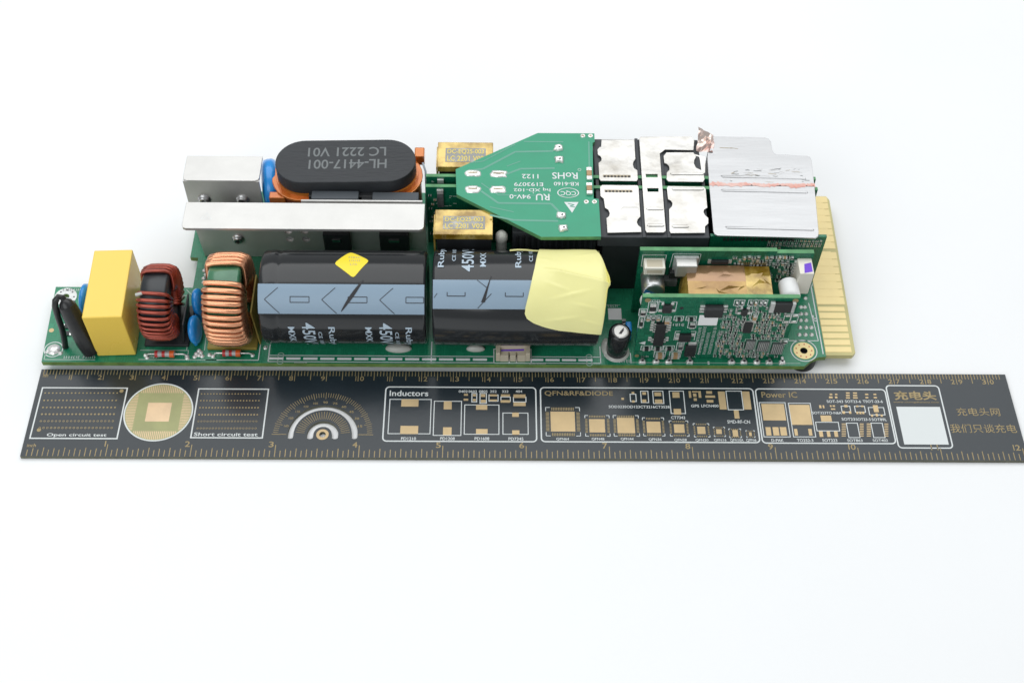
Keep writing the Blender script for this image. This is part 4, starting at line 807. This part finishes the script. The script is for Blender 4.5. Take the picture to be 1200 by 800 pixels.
b = MB(); b.box(11.62, 11.95, 6.62, 7.05, 2.55, 2.98, 'orange', .04); b.build('foil_tab', tr)
b = MB(); b.box(6.98, 7.5, 4.98, 5.25, 2.36, 2.72, 'orange', .03); b.build('foil_tab', tr)
b = MB(); b.tube([(11.9, 6.5, 2.8), (12.0, 6.2, 2.7), (12.0, 6.0, 2.0), (11.95, 5.9, ZT)], .035, 'ink_light', 8); b.build('lead_wire', tr)
b = MB(); b.tube([(7.02, 5.3, 2.35), (7.0, 5.2, 1.6), (7.05, 5.2, ZT)], .06, 'silicone', 8); b.build('lead_wire', tr)
def tfn(x, y):
    dx, dy = x - TC[0], y - TC[1]; return (TC[0] + dx * math.cos(TA) - dy * math.sin(TA), TC[1] + dx * math.sin(TA) + dy * math.cos(TA), 3.504)
b = MB()
for s, r in TR_TXT: b.text(s, r, 'ink_grey', flip=True, fn=tfn)
b.build('lettering', tr, kind='stuff')

# ---------------------------------------------------------------- upright converter boards
for ya, lab in ((5.50, 'upright converter board farther from the ruler, under the metal plates'), (5.05, 'upright converter board nearer the ruler, under the metal plates')):
    b = MB(); y1 = ya + .13; b.box(12.06, 24.70 if ya > 5.2 else 24.70, ya, y1, ZT, 3.20, 'mask_dark'); b.box(12.058, 24.702, ya + .004, y1 - .004, 3.20, 3.206, 'edge_green'); b.box(12.052, 12.060, ya + .002, y1 - .002, ZT, 3.2, 'edge_green')
    vb = b.build('converter_board', psu, label=lab)
    c = MB(); c.box(12.42, 12.62, ya - .07, ya, 2.95, 3.12, 'solder'); c.box(12.42, 12.62, ya - .06, ya, 2.3, 2.95, 'chip_grey'); c.build('chip_resistor', vb)
    c = MB(); rd = random.Random(int(ya * 10))
    for k in range(26):
        x = rd.uniform(12.15, 12.95); z = rd.uniform(.9, 3.1); w = rd.uniform(.04, .14)
        c.box(x, x + w, ya - .012, ya - .004, z, z + .02, 'silk_dim')
    c.build('silkscreen_print', vb, kind='stuff')
    for k in range(10):
        c = MB(); x = 12.13 + .08 * (k % 3) ; z = .9 + .21 * k; chip_geo(c, x, x + .10, z, z + .06, ya, .04, 'tan' if k % 3 else 'chip'); c.build('chip_resistor', vb)
for (ya, yb, s2, lab) in ((5.93, 7.05, 'DC-EQ25-003', 'tape wrapped planar transformer at the back of the upright boards'), (3.04, 4.08, 'DC-EQ25-003', 'tape wrapped planar transformer behind the taped capacitor')):
    b = MB(); b.box(12.40, 14.22, ya, yb, 2.98, 3.22, 'kapton', .02); b.box(12.46, 14.18, ya + .03, yb - .03, ZT, 2.98, 'plastic_black', .03); b.box(12.36, 12.42, ya + .1, yb - .1, 1.2, 3.1, 'kapton', .01)
    pt = b.build('planar_transformer', psu, label=lab)
    b = MB(); x0, x1, y0, y1 = 12.66, 13.98, ya + .22, yb - .28; b.quad((x0, x1, y0, y1), 3.226, 'kapton_grey'); b.build('grey_patch', pt)
    b = MB(); h = (y1 - y0); b.text(s2, (x0 + .06, x1 - .06, y0 + h * .54, y0 + h * .92), 'ink_yellow', z=3.229); b.text('LC 2201 V02', (x0 + .06, x1 - .06, y0 + h * .06, y0 + h * .44), 'ink_yellow', z=3.229)
    b.build('lettering', pt, kind='stuff')
b = MB(); b.lathe((14.50, 3.42, ZT), (0, 0, 1), [(0, .2), (1.9, .17), (2.05, .17), (2.12, .20), (2.30, .19), (2.40, .12), (2.43, .02)], 'silicone', 24); b.build('plastic_post', psu, label='white plastic post beside the front planar transformer')
b = MB(); b.box(14.85, 17.55, 3.55, 4.9, ZT, 2.75, 'frame_dark', .03); b.build('ferrite_block', psu)
b = MB(); b.box(14.4, 17.55, 5.75, 7.1, ZT, 2.85, 'frame_dark', .03); b.build('ferrite_block', psu)
for k in range(14):
    b = MB(); x = 14.95 + k * .19; b.box(x, x + .10, 3.50, 3.552, 1.6, 2.62, 'plastic_black', .01); b.build('ferrite_rib', psu)

# dark frames carrying the metal plates
for ya, yb, lab in ((3.02, 4.98, 'dark plastic frame under the front metal plates'), (5.66, 7.30, 'dark plastic frame under the back metal plates')):
    b = MB(); b.box(17.52, 21.02, ya, yb, 2.72, 3.17, 'frame_dark', .03); b.box(17.7, 20.9, ya + .08, yb - .05, ZT, 2.72, 'plastic_black', .02)
    fr = b.build('core_frame', psu, label=lab)
    for x in (18.96, 19.74):
        c = MB(); c.box(x - .05, x + .05, ya - .03, yb, 3.17, 3.215, 'frame_dark', .01); c.build('frame_rib', fr)
for x in (17.6, 18.96, 19.74, 21.03):
    b = MB(); b.box(x - .06, x + .05, 4.98, 5.66, 2.5, 3.16, 'plastic_black', .01); b.build('frame_bridge', psu)
names = ['notched metal plate at the back beside the pale green board', 'notched metal plate at the front beside the pale green board', 'long bent metal strip between the notched plates', 'notched metal plate at the back beside the broad heat spreader', 'notched metal plate at the front beside the broad heat spreader']
plates = []
for k, P in enumerate(PLATES):
    b = MB(); b.plate([P] + (SLOTS if k == 2 else []), 3.222 if k != 2 else 3.235, 3.262 if k != 2 else 3.275, 'tin_worn', 'tin_worn', bev=.006)
    plates.append(b.build('metal_strip' if k == 2 else 'metal_plate', psu, label=names[k]))
def emboss(parent, xa, ya, xb, yb, z, w=.075, m='tin_worn', h=.022):
    b = MB(); P = []; d = math.atan2(yb - ya, xb - xa); n = 8
    for c_, st in (((xb, yb), -90), ((xa, ya), 90)):
        for k in range(n + 1):
            a = d + math.radians(st + 180 * k / n); P.append((c_[0] + w * math.cos(a), c_[1] + w * math.sin(a)))
    Q = [((x - (xa + xb) / 2) * .97 + (xa + xb) / 2, (y - (ya + yb) / 2) * .55 + (ya + yb) / 2) for x, y in P]; n = len(P)
    b.add([(x, y, z) for x, y in P] + [(x, y, z + h) for x, y in Q], [(i, (i + 1) % n, n + (i + 1) % n, n + i) for i in range(n)] + [tuple(range(n, 2 * n))], m, False)
    b.build('embossed_bead', parent)
for k, ((xa, ya), (xb, yb)) in enumerate(EMB): emboss(plates[[2, 2, 3, 4, 4, 1][k]], xa, ya, xb, yb, 3.274 if k < 2 else 3.261, h=.024 if k != 5 else .010)
for k, ((xa, ya), (xb, yb)) in enumerate(PERF):
    b = MB()
    b.box(xa, xb, ya - .05, ya + .05, 3.258, 3.266, 'cork'); 
    for j in range(8):
        x = xa + (xb - xa) * (j + .5) / 8; b.disc((x, ya - .02), .04, 3.269, 'ink_black', 8, rx=1.1)
    b.build('perforated_seam', plates[k])
# broad heat spreader
b = MB(); b.plate([SPR_BACK], 3.19, 3.25, 'alu', 'alu', bev=.008); sp1 = b.build('heat_spreader', psu, label='broad aluminium heat spreader, scratched back half with a stepped corner')
b = MB(); b.plate([SPR_FRONT], 3.19, 3.25, 'alu', 'alu', bev=.008); sp2 = b.build('heat_spreader', psu, label='broad aluminium heat spreader, smooth front half')
b = MB(); n = len(SPR_RED); 
rd = random.Random(4); NQ = 60; top = []; bot = []
for k in range(NQ + 1):
    x = 21.2 + 3.42 * k / NQ; m_ = 5.235 - .03 * (k / NQ) + .02 * math.sin(k * .35); w = .045 + .05 * abs(math.sin(k * .21 + 1)) + rd.uniform(-.03, .03)
    top.append((x, m_ + max(.01, w * .7 + rd.uniform(-.02, .03)), 3.256)); bot.append((x, m_ - max(.02, w + rd.uniform(-.02, .02)), 3.256))
b.add(top + bot, [(NQ + 1 + k, NQ + 2 + k, k + 1, k) for k in range(NQ)], 'redink'); b.build('red_residue_strip', sp1, label='ragged pinkish residue along the joint of the spreaders')
b = MB(); b.add([(21.2, 5.13, 3.2), (24.6, 5.13, 3.2), (24.6, 5.26, 3.2), (21.2, 5.26, 3.2)], [(0, 1, 2, 3)], 'redink'); b.build('joint_filler', sp2)
for k, ((xa, ya), (xb, yb)) in enumerate(SPR_EMB): emboss(sp1 if k == 0 else sp2, xa, ya, xb, yb, 3.249, .05, 'alu', .02)
rd = random.Random(5); b = MB()
for k in range(34):                       # scratches and peeled flakes on the back half
    x = rd.uniform(21.6, 24.3); y = rd.choice((5.72, 5.80, 5.86, 5.40, 5.62)) + rd.uniform(-.05, .05); L = rd.uniform(.05, .32)
    P = [(x, y)]
    for q in range(3): P.append((P[-1][0] + L / 3, P[-1][1] + rd.uniform(-.03, .03)))
    b.line(P, rd.uniform(.008, .026), 3.254, rd.choice(('ink_grey', 'steel', 'cork')))
b.line([(21.7, 6.86), (22.1, 6.84)], .02, 3.254, 'gold_dull'); b.line([(22.05, 6.86), (22.3, 6.82)], .015, 3.254, 'gold_dull')
b.build('scratch_marking', sp1, kind='stuff')
# torn foil spike
b = MB(); rd = random.Random(3); vs = []; NN = 7
for j in range(NN):
    for i in range(NN):
        u, v = i / (NN - 1), j / (NN - 1); x = 20.93 + .52 * u + .10 * v; y = 6.72 + .80 * v - .1 * u
        vs.append((x + rd.uniform(-.03, .03), y + rd.uniform(-.03, .03), 3.24 + .30 * (1 - u) * v + rd.uniform(-.06, .07)))
b.add(vs, [(j * NN + i, j * NN + i + 1, (j + 1) * NN + i + 1, (j + 1) * NN + i) for j in range(NN - 1) for i in range(NN - 1)], 'foil', False); b.build('torn_foil', psu, label='crumpled reddish torn foil at the spreader corner')
b = MB(); b.add([(20.86, 6.62, 3.18), (21.2, 6.50, 3.18), (21.16, 5.95, 3.02), (20.98, 5.85, 3.0), (20.93, 6.2, 3.1)], [(0, 1, 2, 3, 4)], 'tin_worn'); b.build('foil_strip', psu)
# finned block and side of the spreader
b = MB(); b.box(21.30, 24.30, 3.25, 5.0, ZT, 3.16, 'frame_dark', .02); b.box(21.4, 23.3, 5.7, 7.2, ZT, 3.17, 'frame_dark', .02); b.box(23.3, 24.4, 5.7, 6.4, ZT, 3.17, 'frame_dark', .02); b.build('ferrite_block', psu)
b = MB(); b.box(21.06, 24.72, 3.12, 3.22, ZT, 3.14, 'mask_dark', .0); vb3 = b.build('converter_board', psu, label='upright board facing the ruler under the heat spreader')
pin = MB(); pin.box(-.035, .035, 3.07, 3.12, -.05, .05, 'plastic_black'); p0 = None
for k in range(19):
    x = 21.5 + k * .12
    if p0 is None: p0 = pin.build('pin_pad', vb3, loc=(0, 0, 0)); put(p0, (x, 0, 3.02))
    else: copy_to(p0, vb3, (x, 0, 3.02))
for k in range(46):
    c = MB(); rd = random.Random(k); x = 22.9 + .125 * (k % 14); z = 2.95 - .12 * (k // 14) - rd.uniform(0, .04); chip_geo(c, x, x + .08, z, z + .05, 3.12, .04, rd.choice(('chip', 'tan', 'chip_grey')), rd.random() < .6)
    c.build('chip_resistor', vb3)

# ---------------------------------------------------------------- pale green cover board
GZ0, GZ1 = 3.17, 3.32; GS = GZ1 + .003
b = MB(); b.plate([GB], GZ0, GZ1, 'mask_pale', 'edge_green')
gb = b.build('cover_board', psu, label='pale green tapered cover board with upside-down white certification print')
b = MB()
for P in GB_TRACE[:4]:
    b.line(P, .07, GS, 'mask_track'); b.line([(x, y + .34) for x, y in P[:-1]], .035, GS + .0012, 'mask_track')
for P in GB_TRACE[4:]: b.line(P, .045, GS + .0004, 'mask_track')
b.build('copper_track', gb, kind='stuff')
b = MB()
for s, r in GB_TXT: b.text(s, r, 'silk', flip=True, z=GS + .005)
x0, x1, y0, y1 = GB_OVAL; cx, cy = (x0 + x1) / 2, (y0 + y1) / 2
n = 40; P = [(cx + (x1 - x0) / 2 * f * math.cos(2 * math.pi * k / n), cy + (y1 - y0) / 2 * f * math.sin(2 * math.pi * k / n), GS + .005) for f in (1, .9) for k in range(n)]
b.add(P, [(k, (k + 1) % n, n + (k + 1) % n, n + k) for k in range(n)], 'silk')
(ax, ay), (bx, by), (cx, cy) = GB_TRI; b.add([(ax, ay, GS + .005), (cx, cy, GS + .005), (bx, by, GS + .005)], [(0, 1, 2)], 'silk')
b.line([(16.60, 4.27), (16.80, 4.22), (16.66, 4.16), (16.82, 4.12)], .035, GS + .008, 'mask_track')
b.line([(15.50, 4.70), (15.52, 4.72)], .04, GS + .005, 'silk')
b.build('certification_lettering', gb, kind='stuff')
def hump(b, x0, x1, y0, y1, z, h, m='solder', n=20, wob=.12, seed=1):
    rd = random.Random(seed); cx, cy, ax, ay = (x0 + x1) / 2, (y0 + y1) / 2, (x1 - x0) / 2, (y1 - y0) / 2; vs = []
    w = [1 + rd.uniform(-wob, wob) for _ in range(n)]
    for f, q in ((1, 0), (.92, .55), (.72, .9), (.4, 1), (.05, .75)):
        for k in range(n):
            a = 2 * math.pi * k / n; ca, sa = math.cos(a), math.sin(a); e = .5
            vs.append((cx + ax * f * w[k] * math.copysign(abs(ca) ** e, ca), cy + ay * f * w[k] * math.copysign(abs(sa) ** e, sa), z + h * q))
    b.add(vs, [(j * n + k, j * n + (k + 1) % n, (j + 1) * n + (k + 1) % n, (j + 1) * n + k) for j in range(4) for k in range(n)] + [tuple(range(4 * n, 5 * n))], m, True)
for k, r in enumerate(GB_SLOT):
    b = MB(); hump(b, *r, GZ1, .05, seed=k); j = b.build('solder_joint', gb)
    x0, x1, y0, y1 = r; c = MB(); c.box(x0 + .1, x1 - .1, (y0 + y1) / 2 - .035, (y0 + y1) / 2 + .03, GZ1 + .03, GZ1 + .055, 'cork', .008); c.build('terminal_blade', j)
for k, (x, y) in enumerate(GB_SOLD):
    b = MB(); hump(b, x - .15, x + .15, y - .13, y + .13, GZ1, .10, wob=.22, seed=k + 10); b.disc((x + .03, y - .02), .035, GZ1 + .103, 'ink_black', 8); b.build('solder_joint', gb)
for x, y in GB_PAD:
    b = MB(); b.lathe((x, y, GZ1), (0, 0, 1), [(0, .085), (.02, .08), (.025, .045), (.01, .04)], 'solder', 16); b.disc((x, y), .038, GZ1 + .022, 'cork', 10); b.build('solder_pad', gb)
for x0, x1, y0, y1 in GB_CHIP:
    b = MB(); e = (y1 - y0) * .28; b.box(x0, x1, y0, y0 + e, GZ1, GZ1 + .10, 'solder', .02); b.box(x0, x1, y1 - e, y1, GZ1, GZ1 + .10, 'solder', .02); b.box(x0 + .01, x1 - .01, y0 + e, y1 - e, GZ1, GZ1 + .11, 'tan', .015); b.build('chip_capacitor', gb)
b = MB(); b.disc((17.02, 5.75), .06, GS, 'silk_dim', 12, rin=.04); b.build('test_pad', gb)

# ---------------------------------------------------------------- front control board (upright, facing the ruler)
FY = .30
b = MB(); b.box(18.70, 23.40, FY, FY + .14, ZT, 3.62, 'mask_dark'); b.box(18.698, 23.402, FY + .003, FY + .137, 3.62, 3.626, 'edge_green')
cb = b.build('control_board', psu, label='front upright control board packed with small chips, facing the ruler')
DX, = (-.0,)
def fix(r): return r
used = []
silk = MB()
def sf(x, z): return (x, FY - .004, z)
for kind, r in CTRL:
    x0, x1, z0, z1 = r; used.append((x0 - .04, x1 + .04, z0 - .04, z1 + .04)); b = MB()
    if kind in ('chip', 'chipv', 'tan'):
        horiz = (x1 - x0) > (z1 - z0) if kind != 'chipv' else False
        chip_geo(b, x0 + .02, x1 - .02, z0 + .03, z1 - .03, FY, .12 if kind == 'tan' else .085, 'tan' if kind == 'tan' else ('chip' if kind == 'chip' else random.choice(('chip', 'tan', 'chip_grey'))), horiz)
        silk.frame((x0 - .025, x1 + .025, z0 - .02, z1 + .02), .022, 0, 'silk', fn=sf); b.build('chip_capacitor' if kind == 'tan' else 'chip_resistor', cb)
    elif kind in ('sot', 'diode', 'block'):
        b.box(x0 + .03, x1 - .03, FY - .11, FY, z0 + .03, z1 - .03, 'chip', .015)
        if kind == 'sot': pads = [(x0 - .08, x0 + .03, z0 + .02, z0 + .12), (x1 - .03, x1 + .08, z0 + .02, z0 + .12), (x0 - .02, x0 + .06, z1 - .06, z1 + .04), (x1 - .08, x1 + .02, z1 - .06, z1 + .04)]
        elif kind == 'diode': pads = [(x0 - .07, x0 + .04, z1 - .16, z1 - .02), (x1 - .04, x1 + .08, z1 - .16, z1 - .02), (x0 - .08, x0 + .04, z0 + .06, z0 + .2)]
        else: pads = [(x0 + .1, x1 - .04, z1 - .04, z1 + .1), (x0 + .1, x0 + .26, z0 - .06, z0 + .04)]
        for a, c, e, f in pads: b.box(a, c, FY - .05, FY, e, f, 'solder', .012)
        b.build('transistor', cb); silk.line([(x0 - .1, z0), (x0 - .1, z1 + .06), (x0 + .05, z1 + .06)], .02, 0, 'silk', fn=sf); silk.line([(x1 + .1, z0), (x1 + .1, z1 + .06), (x1 - .05, z1 + .06)], .02, 0, 'silk', fn=sf)
    elif kind == 'soic':
        b.box(x0 + .03, x1 - .03, FY - .14, FY - .01, z0, z1, 'chip', .02)
        for f in (.97, .86, .75, .64, .27, .16):
            z = z0 + (z1 - z0) * f
            for sx in (-1, 1):
                xe = x0 + .03 if sx < 0 else x1 - .03
                b.box(min(xe, xe + sx * .06), max(xe, xe + sx * .06), FY - .10, FY - .075, z - .03, z + .03, 'solder'); b.box(min(xe + sx * .06, xe + sx * .16), max(xe + sx * .06, xe + sx * .16), FY - .04, FY, z - .035, z + .035, 'solder', .008); b.box(xe + sx * .06 - .01, xe + sx * .06 + .01, FY - .10, FY - .02, z - .03, z + .03, 'solder')
        b.build('integrated_circuit', cb)
    elif kind == 'bigic':
        b.box(x0 + .1, x1 - .1, FY - .22, FY - .01, z0 + .05, z1 - .12, 'chip', .03)
        for sx in (-1, 1):
            xe = x0 + .1 if sx < 0 else x1 - .1
            for z in (z0 + .14, z0 + .27, z0 + .40): b.box(min(xe, xe + sx * .14), max(xe, xe + sx * .14), FY - .06, FY, z - .035, z + .035, 'solder', .01)
        b.build('optocoupler', cb)
    elif kind == 'sticker':
        b.box(x0, x1, FY - .008, FY, z0, z1, 'label'); b.build('paper_label', cb)
    elif kind == 'shunt':
        b.box(x0 + .14, x1 - .1, FY - .12, FY, z0 + .02, z1 - .02, 'chip', .015); b.box(x0, x0 + .14, FY - .11, FY, z0, z1, 'solder_dull', .01); b.box(x1 - .1, x1, FY - .11, FY, z0, z1, 'solder_dull', .01); b.build('shunt_resistor', cb)
    elif kind == 'qfn':
        b.box(x0, x1, FY - .08, FY, z0, z1, 'chip', .01)
        for k in range(6):
            u = (k + .5) / 6
            for q in (x0 - .03, x1 + .03): b.box(q - .03, q + .03, FY - .02, FY, z0 + (z1 - z0) * u - .022, z0 + (z1 - z0) * u + .022, 'solder')
            for q in (z0 - .03, z1 + .03): b.box(x0 + (x1 - x0) * u - .014, x0 + (x1 - x0) * u + .014, FY - .02, FY, q - .03, q + .03, 'solder')
        b.build('integrated_circuit', cb)
    elif kind == 'greyic':
        b.box(x0, x1, FY - .06, FY, z0, z1, 'chip_grey', .01)
        for k in range(6):
            u = (k + .5) / 6; b.box(x0 + (x1 - x0) * u - .012, x0 + (x1 - x0) * u + .012, FY - .066, FY - .058, z0 + .03, z1 - .03, 'solder_dull')
        b.build('integrated_circuit', cb); silk.frame((x0 - .04, x1 + .04, z0 - .04, z1 + .04), .018, 0, 'silk_dim', fn=sf)
    elif kind == 'pads':
        b.box(x0 + .02, x1 - .02, FY - .03, FY, z0 + .01, z0 + .10, 'solder', .01); b.box(x0 + .02, x1 - .02, FY - .03, FY, z1 - .10, z1 - .01, 'solder', .01); b.build('solder_pad', cb); silk.frame((x0 - .01, x1 + .01, z0 - .02, z1 + .02), .018, 0, 'silk', fn=sf)
# crowd of tiny chip parts on the right half
rd = random.Random(21); tiny = {}
for mm in ('chip', 'tan', 'chip_grey'):
    for h in (0, 1):
        g = MB(); chip_geo(g, *((-.05, .05, -.03, .03) if h else (-.03, .03, -.05, .05)), 0, .06, mm, bool(h)); tiny[mm, h] = g
first = {}
n = 0
for gx in range(15):
    for gz in range(19):
        x = 21.28 + gx * .148 + rd.uniform(-.025, .025); z = .66 + gz * .138 + rd.uniform(-.02, .02)
        if x > 23.32 or any(a - .02 < x < c + .02 and e - .02 < z < f + .02 for a, c, e, f in used) or rd.random() < .22: continue
        h = 1 if rd.random() < .6 else 0; mm = rd.choice(('chip', 'chip', 'chip_grey', 'tan'))
        if (mm, h) not in first: first[mm, h] = tiny[mm, h].build('chip_resistor', cb, loc=(0, 0, 0)); put(first[mm, h], (x, FY, z))
        else: copy_to(first[mm, h], cb, (x, FY, z))
        n += 1
        if rd.random() < .8: silk.frame((x - .065, x + .065, z - .055, z + .055), .012, 0, 'silk_dim', fn=sf)
def sf_rot(x0_, z0_):
    return lambda x, y: (x0_ - (y - z0_), FY - .004, z0_ + (x - x0_))
for x, z0_, z1_ in ((20.66, .72, 2.10), (20.80, .72, 2.2), (20.96, .72, 1.85), (21.12, .75, 2.15), (21.30, .72, 2.0), (21.46, .75, 1.75)):
    scribble(silk, x, z0_, z1_ - z0_, .095, 0, 'silk', fn=sf_rot(x, z0_), seed=3)
for r in CTXT: scribble(silk, r[0], r[2], r[1] - r[0], r[3] - r[2], 0, 'silk', fn=sf, seed=5)
for x, z, w in ((21.14, 2.55, .2), (22.9, 2.9, .22), (20.45, .55, .2), (18.95, .55, .2)): scribble(silk, x, z, w, .08, 0, 'silk', fn=sf, seed=8)
silk.add([sf(18.80, 1.30), sf(19.0, 1.22), sf(19.0, 1.40)], [(0, 1, 2)], 'silk')
silk.build('silkscreen_print', cb, kind='stuff')
for x, z, rr in ((18.86, 3.48, .09), (23.28, 3.50, .09), (18.80, .62, .07)):
    b = MB(); b.cyl((x, FY - .012, z), (x, FY, z), rr, 'gold_dull', n=20); b.build('fiducial_pad', cb)
b = MB(); b.cyl((19.92, FY - .006, 3.1), (19.92, FY + .001, 3.1), .06, 'ink_black', n=16); b.build('via_hole', cb)
for x in PINX:
    b = MB(); hump(b, x - .115, x + .115, .07, .22, ZT, .10, seed=int(x * 7)); b.box(x - .045, x + .045, .17, FY - .005, ZT + .08, ZT + .15, 'steel', .01); b.disc((x + .01, .155), .04, ZT + .101, 'ink_black', 8); b.build('solder_joint', cb)

# ---------------------------------------------------------------- second control board behind it
BY = 2.12
b = MB(); b.box(18.74, 24.10, BY, BY + .15, ZT, 3.52, 'mask_dark'); b.box(18.738, 22.95, BY - .001, BY + .151, 3.52, 3.60, 'mask_dark'); b.box(18.738, 22.95, BY + .003, BY + .147, 3.60, 3.606, 'edge_green'); b.box(22.951, 24.10, BY + .003, BY + .147, 3.52, 3.526, 'edge_green')
b2 = b.build('control_board', psu, label='second upright control board, behind the front one, with copper wrapped coil')
b = MB(); b.box(18.88, 19.52, BY - .42, BY, 2.94, 3.26, 'ivory', .02); b.box(18.96, 19.44, BY - .424, BY - .40, 3.03, 3.18, 'beige', .005); b.box(18.96, 19.44, BY - .36, BY - .08, 3.255, 3.266, 'beige', .003); b.build('socket', b2, label='ivory socket')
b = MB(); b.lathe((19.22, BY, 2.42), (0, -1, 0), [(0, .36), (.08, .36), (.10, .34), (.16, .34), (.18, .36), (.62, .36), (.68, .33), (.69, .28)], 'can', 40)
b.add([(19.22 + .30 * math.cos(math.radians(a)), BY - .695, 2.42 + .30 * math.sin(math.radians(a))) for a in range(150, 331, 12)], [tuple(range(16))], 'can_blue'); b.build('can_capacitor', b2, label='silver can capacitor with blue marked end')
b = MB(); b.box(19.86, 20.50, BY - .40, BY, 2.82, 3.34, 'tin', .03); b.box(19.80, 20.56, BY - .1, BY, 2.76, 3.40, 'solder_dull', .01); b.build('shielded_inductor', b2, label='shiny box inductor')
b = MB(); b.box(19.58, 20.0, BY - .25, BY, 2.15, 2.45, 'chip_grey', .02); b.build('integrated_circuit', b2)
b = MB(); b.box(19.72, 20.10, BY - .22, BY, 2.52, 2.80, 'chip', .02); b.build('integrated_circuit', b2)
# copper tape wrapped transformer between the boards
b = MB(); X0, X1, Ya, Yb, Za, Zb = 20.20, 22.78, .80, 2.02, 1.4, 3.02; rd = random.Random(9)
def fold(nx, ny, x0, x1, y0, y1, zf, amp, m, skew=0):
    vs = []
    for j in range(ny + 1):
        for i in range(nx + 1):
            ed = 0 if i in (0, nx) or j in (0, ny) else 1
            x = x0 + (x1 - x0) * i / nx + ed * (rd.uniform(-.35, .35) * (x1 - x0) / nx + skew * (j / ny - .5)); y = y0 + (y1 - y0) * j / ny + ed * rd.uniform(-.3, .3) * (y1 - y0) / ny
            vs.append((x, y, zf(x, y) + ed * rd.uniform(-amp, amp)))
    fs = []
    for j in range(ny):
        for i in range(nx):
            q = [j * (nx + 1) + i, j * (nx + 1) + i + 1, (j + 1) * (nx + 1) + i + 1, (j + 1) * (nx + 1) + i]
            fs += [(q[0], q[1], q[2]), (q[0], q[2], q[3])] if rd.random() < .5 else [(q[0], q[1], q[3]), (q[1], q[2], q[3])]
    b.add(vs, fs, m)
fold(5, 2, X0, 22.0, 1.42, Yb, lambda x, y: Zb + .03 * (y - 1.7), .015, 'cutape')
fold(7, 4, X0, 22.0, Ya, 1.42, lambda x, y: Zb - .008 - .10 * (1.42 - y), .026, 'kapton_gold', .12)
fold(4, 5, 22.0, X1, Ya, Yb, lambda x, y: Zb - .02 - .06 * max(0, 1.42 - y), .03, 'kapton')
b.box(X0 + .02, X1 - .02, Ya + .02, Yb - .02, Za, Zb - .10, 'kapton_gold', .02); b.box(X0 + .05, X1 - .05, Ya + .08, Yb - .06, .9, Za, 'plastic_black', .02)
b.add([(X0, Yb - .02, Zb), (X0, Ya, Zb - .07), (X0 - .25, Ya + .25, 2.2), (X0 - .12, Yb - .1, 2.3)], [(0, 1, 2, 3)], 'kapton')
b.build('tape_wrapped_transformer', psu, label='small transformer wrapped in shiny copper tape between the two control boards')
b = MB(); b.lathe((23.38, 1.60, 2.66), (0, -1, .12), [(0, .30), (.55, .30), (.66, .27), (.70, .18), (.71, .02)], 'white', 32); b.build('plastic_spacer', psu, label='round white plastic spacer between the two control boards')
b = MB(); b.cyl((18.98, 1.0, 2.60), (18.98, .50, 2.92), .24, 'white', n=24, bev=.05); b.build('plastic_spacer', psu, label='round white plastic spacer just showing above the front control board')
b = MB(); b.box(23.62, 24.06, BY - .62, BY, 2.30, 3.30, 'ivory', .02)
for k in range(7): b.box(23.54, 23.62, BY - .10, BY - .02, 2.40 + k * .13, 2.46 + k * .13, 'solder')
cn = b.build('socket', b2, label='white upright socket with a purple pen mark')
b = MB(); b.add([(23.76, BY - .60, 3.304), (24.02, BY - .54, 3.304), (24.02, BY - .18, 3.304), (23.80, BY - .24, 3.304)], [(0, 1, 2, 3)], 'purple'); b.build('pen_mark_print', cn)
b = MB()
b.box(20.98, 21.5, BY - .1, BY, 3.06, 3.22, 'chip', .015)
for k in range(3):
    for q in (20.92, 21.56): b.box(q - .05, q + .05, BY - .04, BY, 3.05 + .06 * k, 3.09 + .06 * k, 'solder')
b.build('integrated_circuit', b2)
rd = random.Random(33); first = {}; s2 = MB()
for gx in range(18):
    for gz in range(8):
        x = 21.7 + gx * .135 + rd.uniform(-.03, .03); z = 2.25 + gz * .155 + rd.uniform(-.03, .03)
        if (x > 23.5 and 2.2 < z < 3.4) or z > 3.48 or rd.random() < .30: continue
        if gx < 5 and gz < 5 and rd.random() < .3: continue
        h = rd.random() < .5; mm = rd.choice(('chip', 'chip', 'tan', 'chip_grey'))
        if (mm, h) not in first: first[mm, h] = tiny[mm, int(h)].build('chip_resistor', b2, loc=(0, 0, 0)); put(first[mm, h], (x, BY, z))
        else: copy_to(first[mm, h], b2, (x, BY, z), (1.25, 1.25, 1.1))
        if rd.random() < .5: s2.frame((x - .07, x + .07, z - .06, z + .06), .012, 0, 'silk_dim', fn=lambda x_, z_: (x_, BY - .004, z_))
s2.frame((18.84, 19.56, 2.85, 3.4), .02, 0, 'silk', fn=lambda x_, z_: (x_, BY - .004, z_)); s2.line([(19.72, 2.8), (19.76, 3.46), (20.62, 3.46), (20.60, 2.8)], .02, 0, 'silk', fn=lambda x_, z_: (x_, BY - .004, z_))
s2.build('silkscreen_print', b2, kind='stuff')
comb = MB()
for k in range(16): comb.box(21.85 + k * .055, 21.875 + k * .055, BY - .05, BY, 2.98, 3.10, 'gold_dull')
comb.box(21.83, 22.73, BY - .08, BY, 2.80, 2.98, 'chip', .01); comb.build('integrated_circuit', b2)
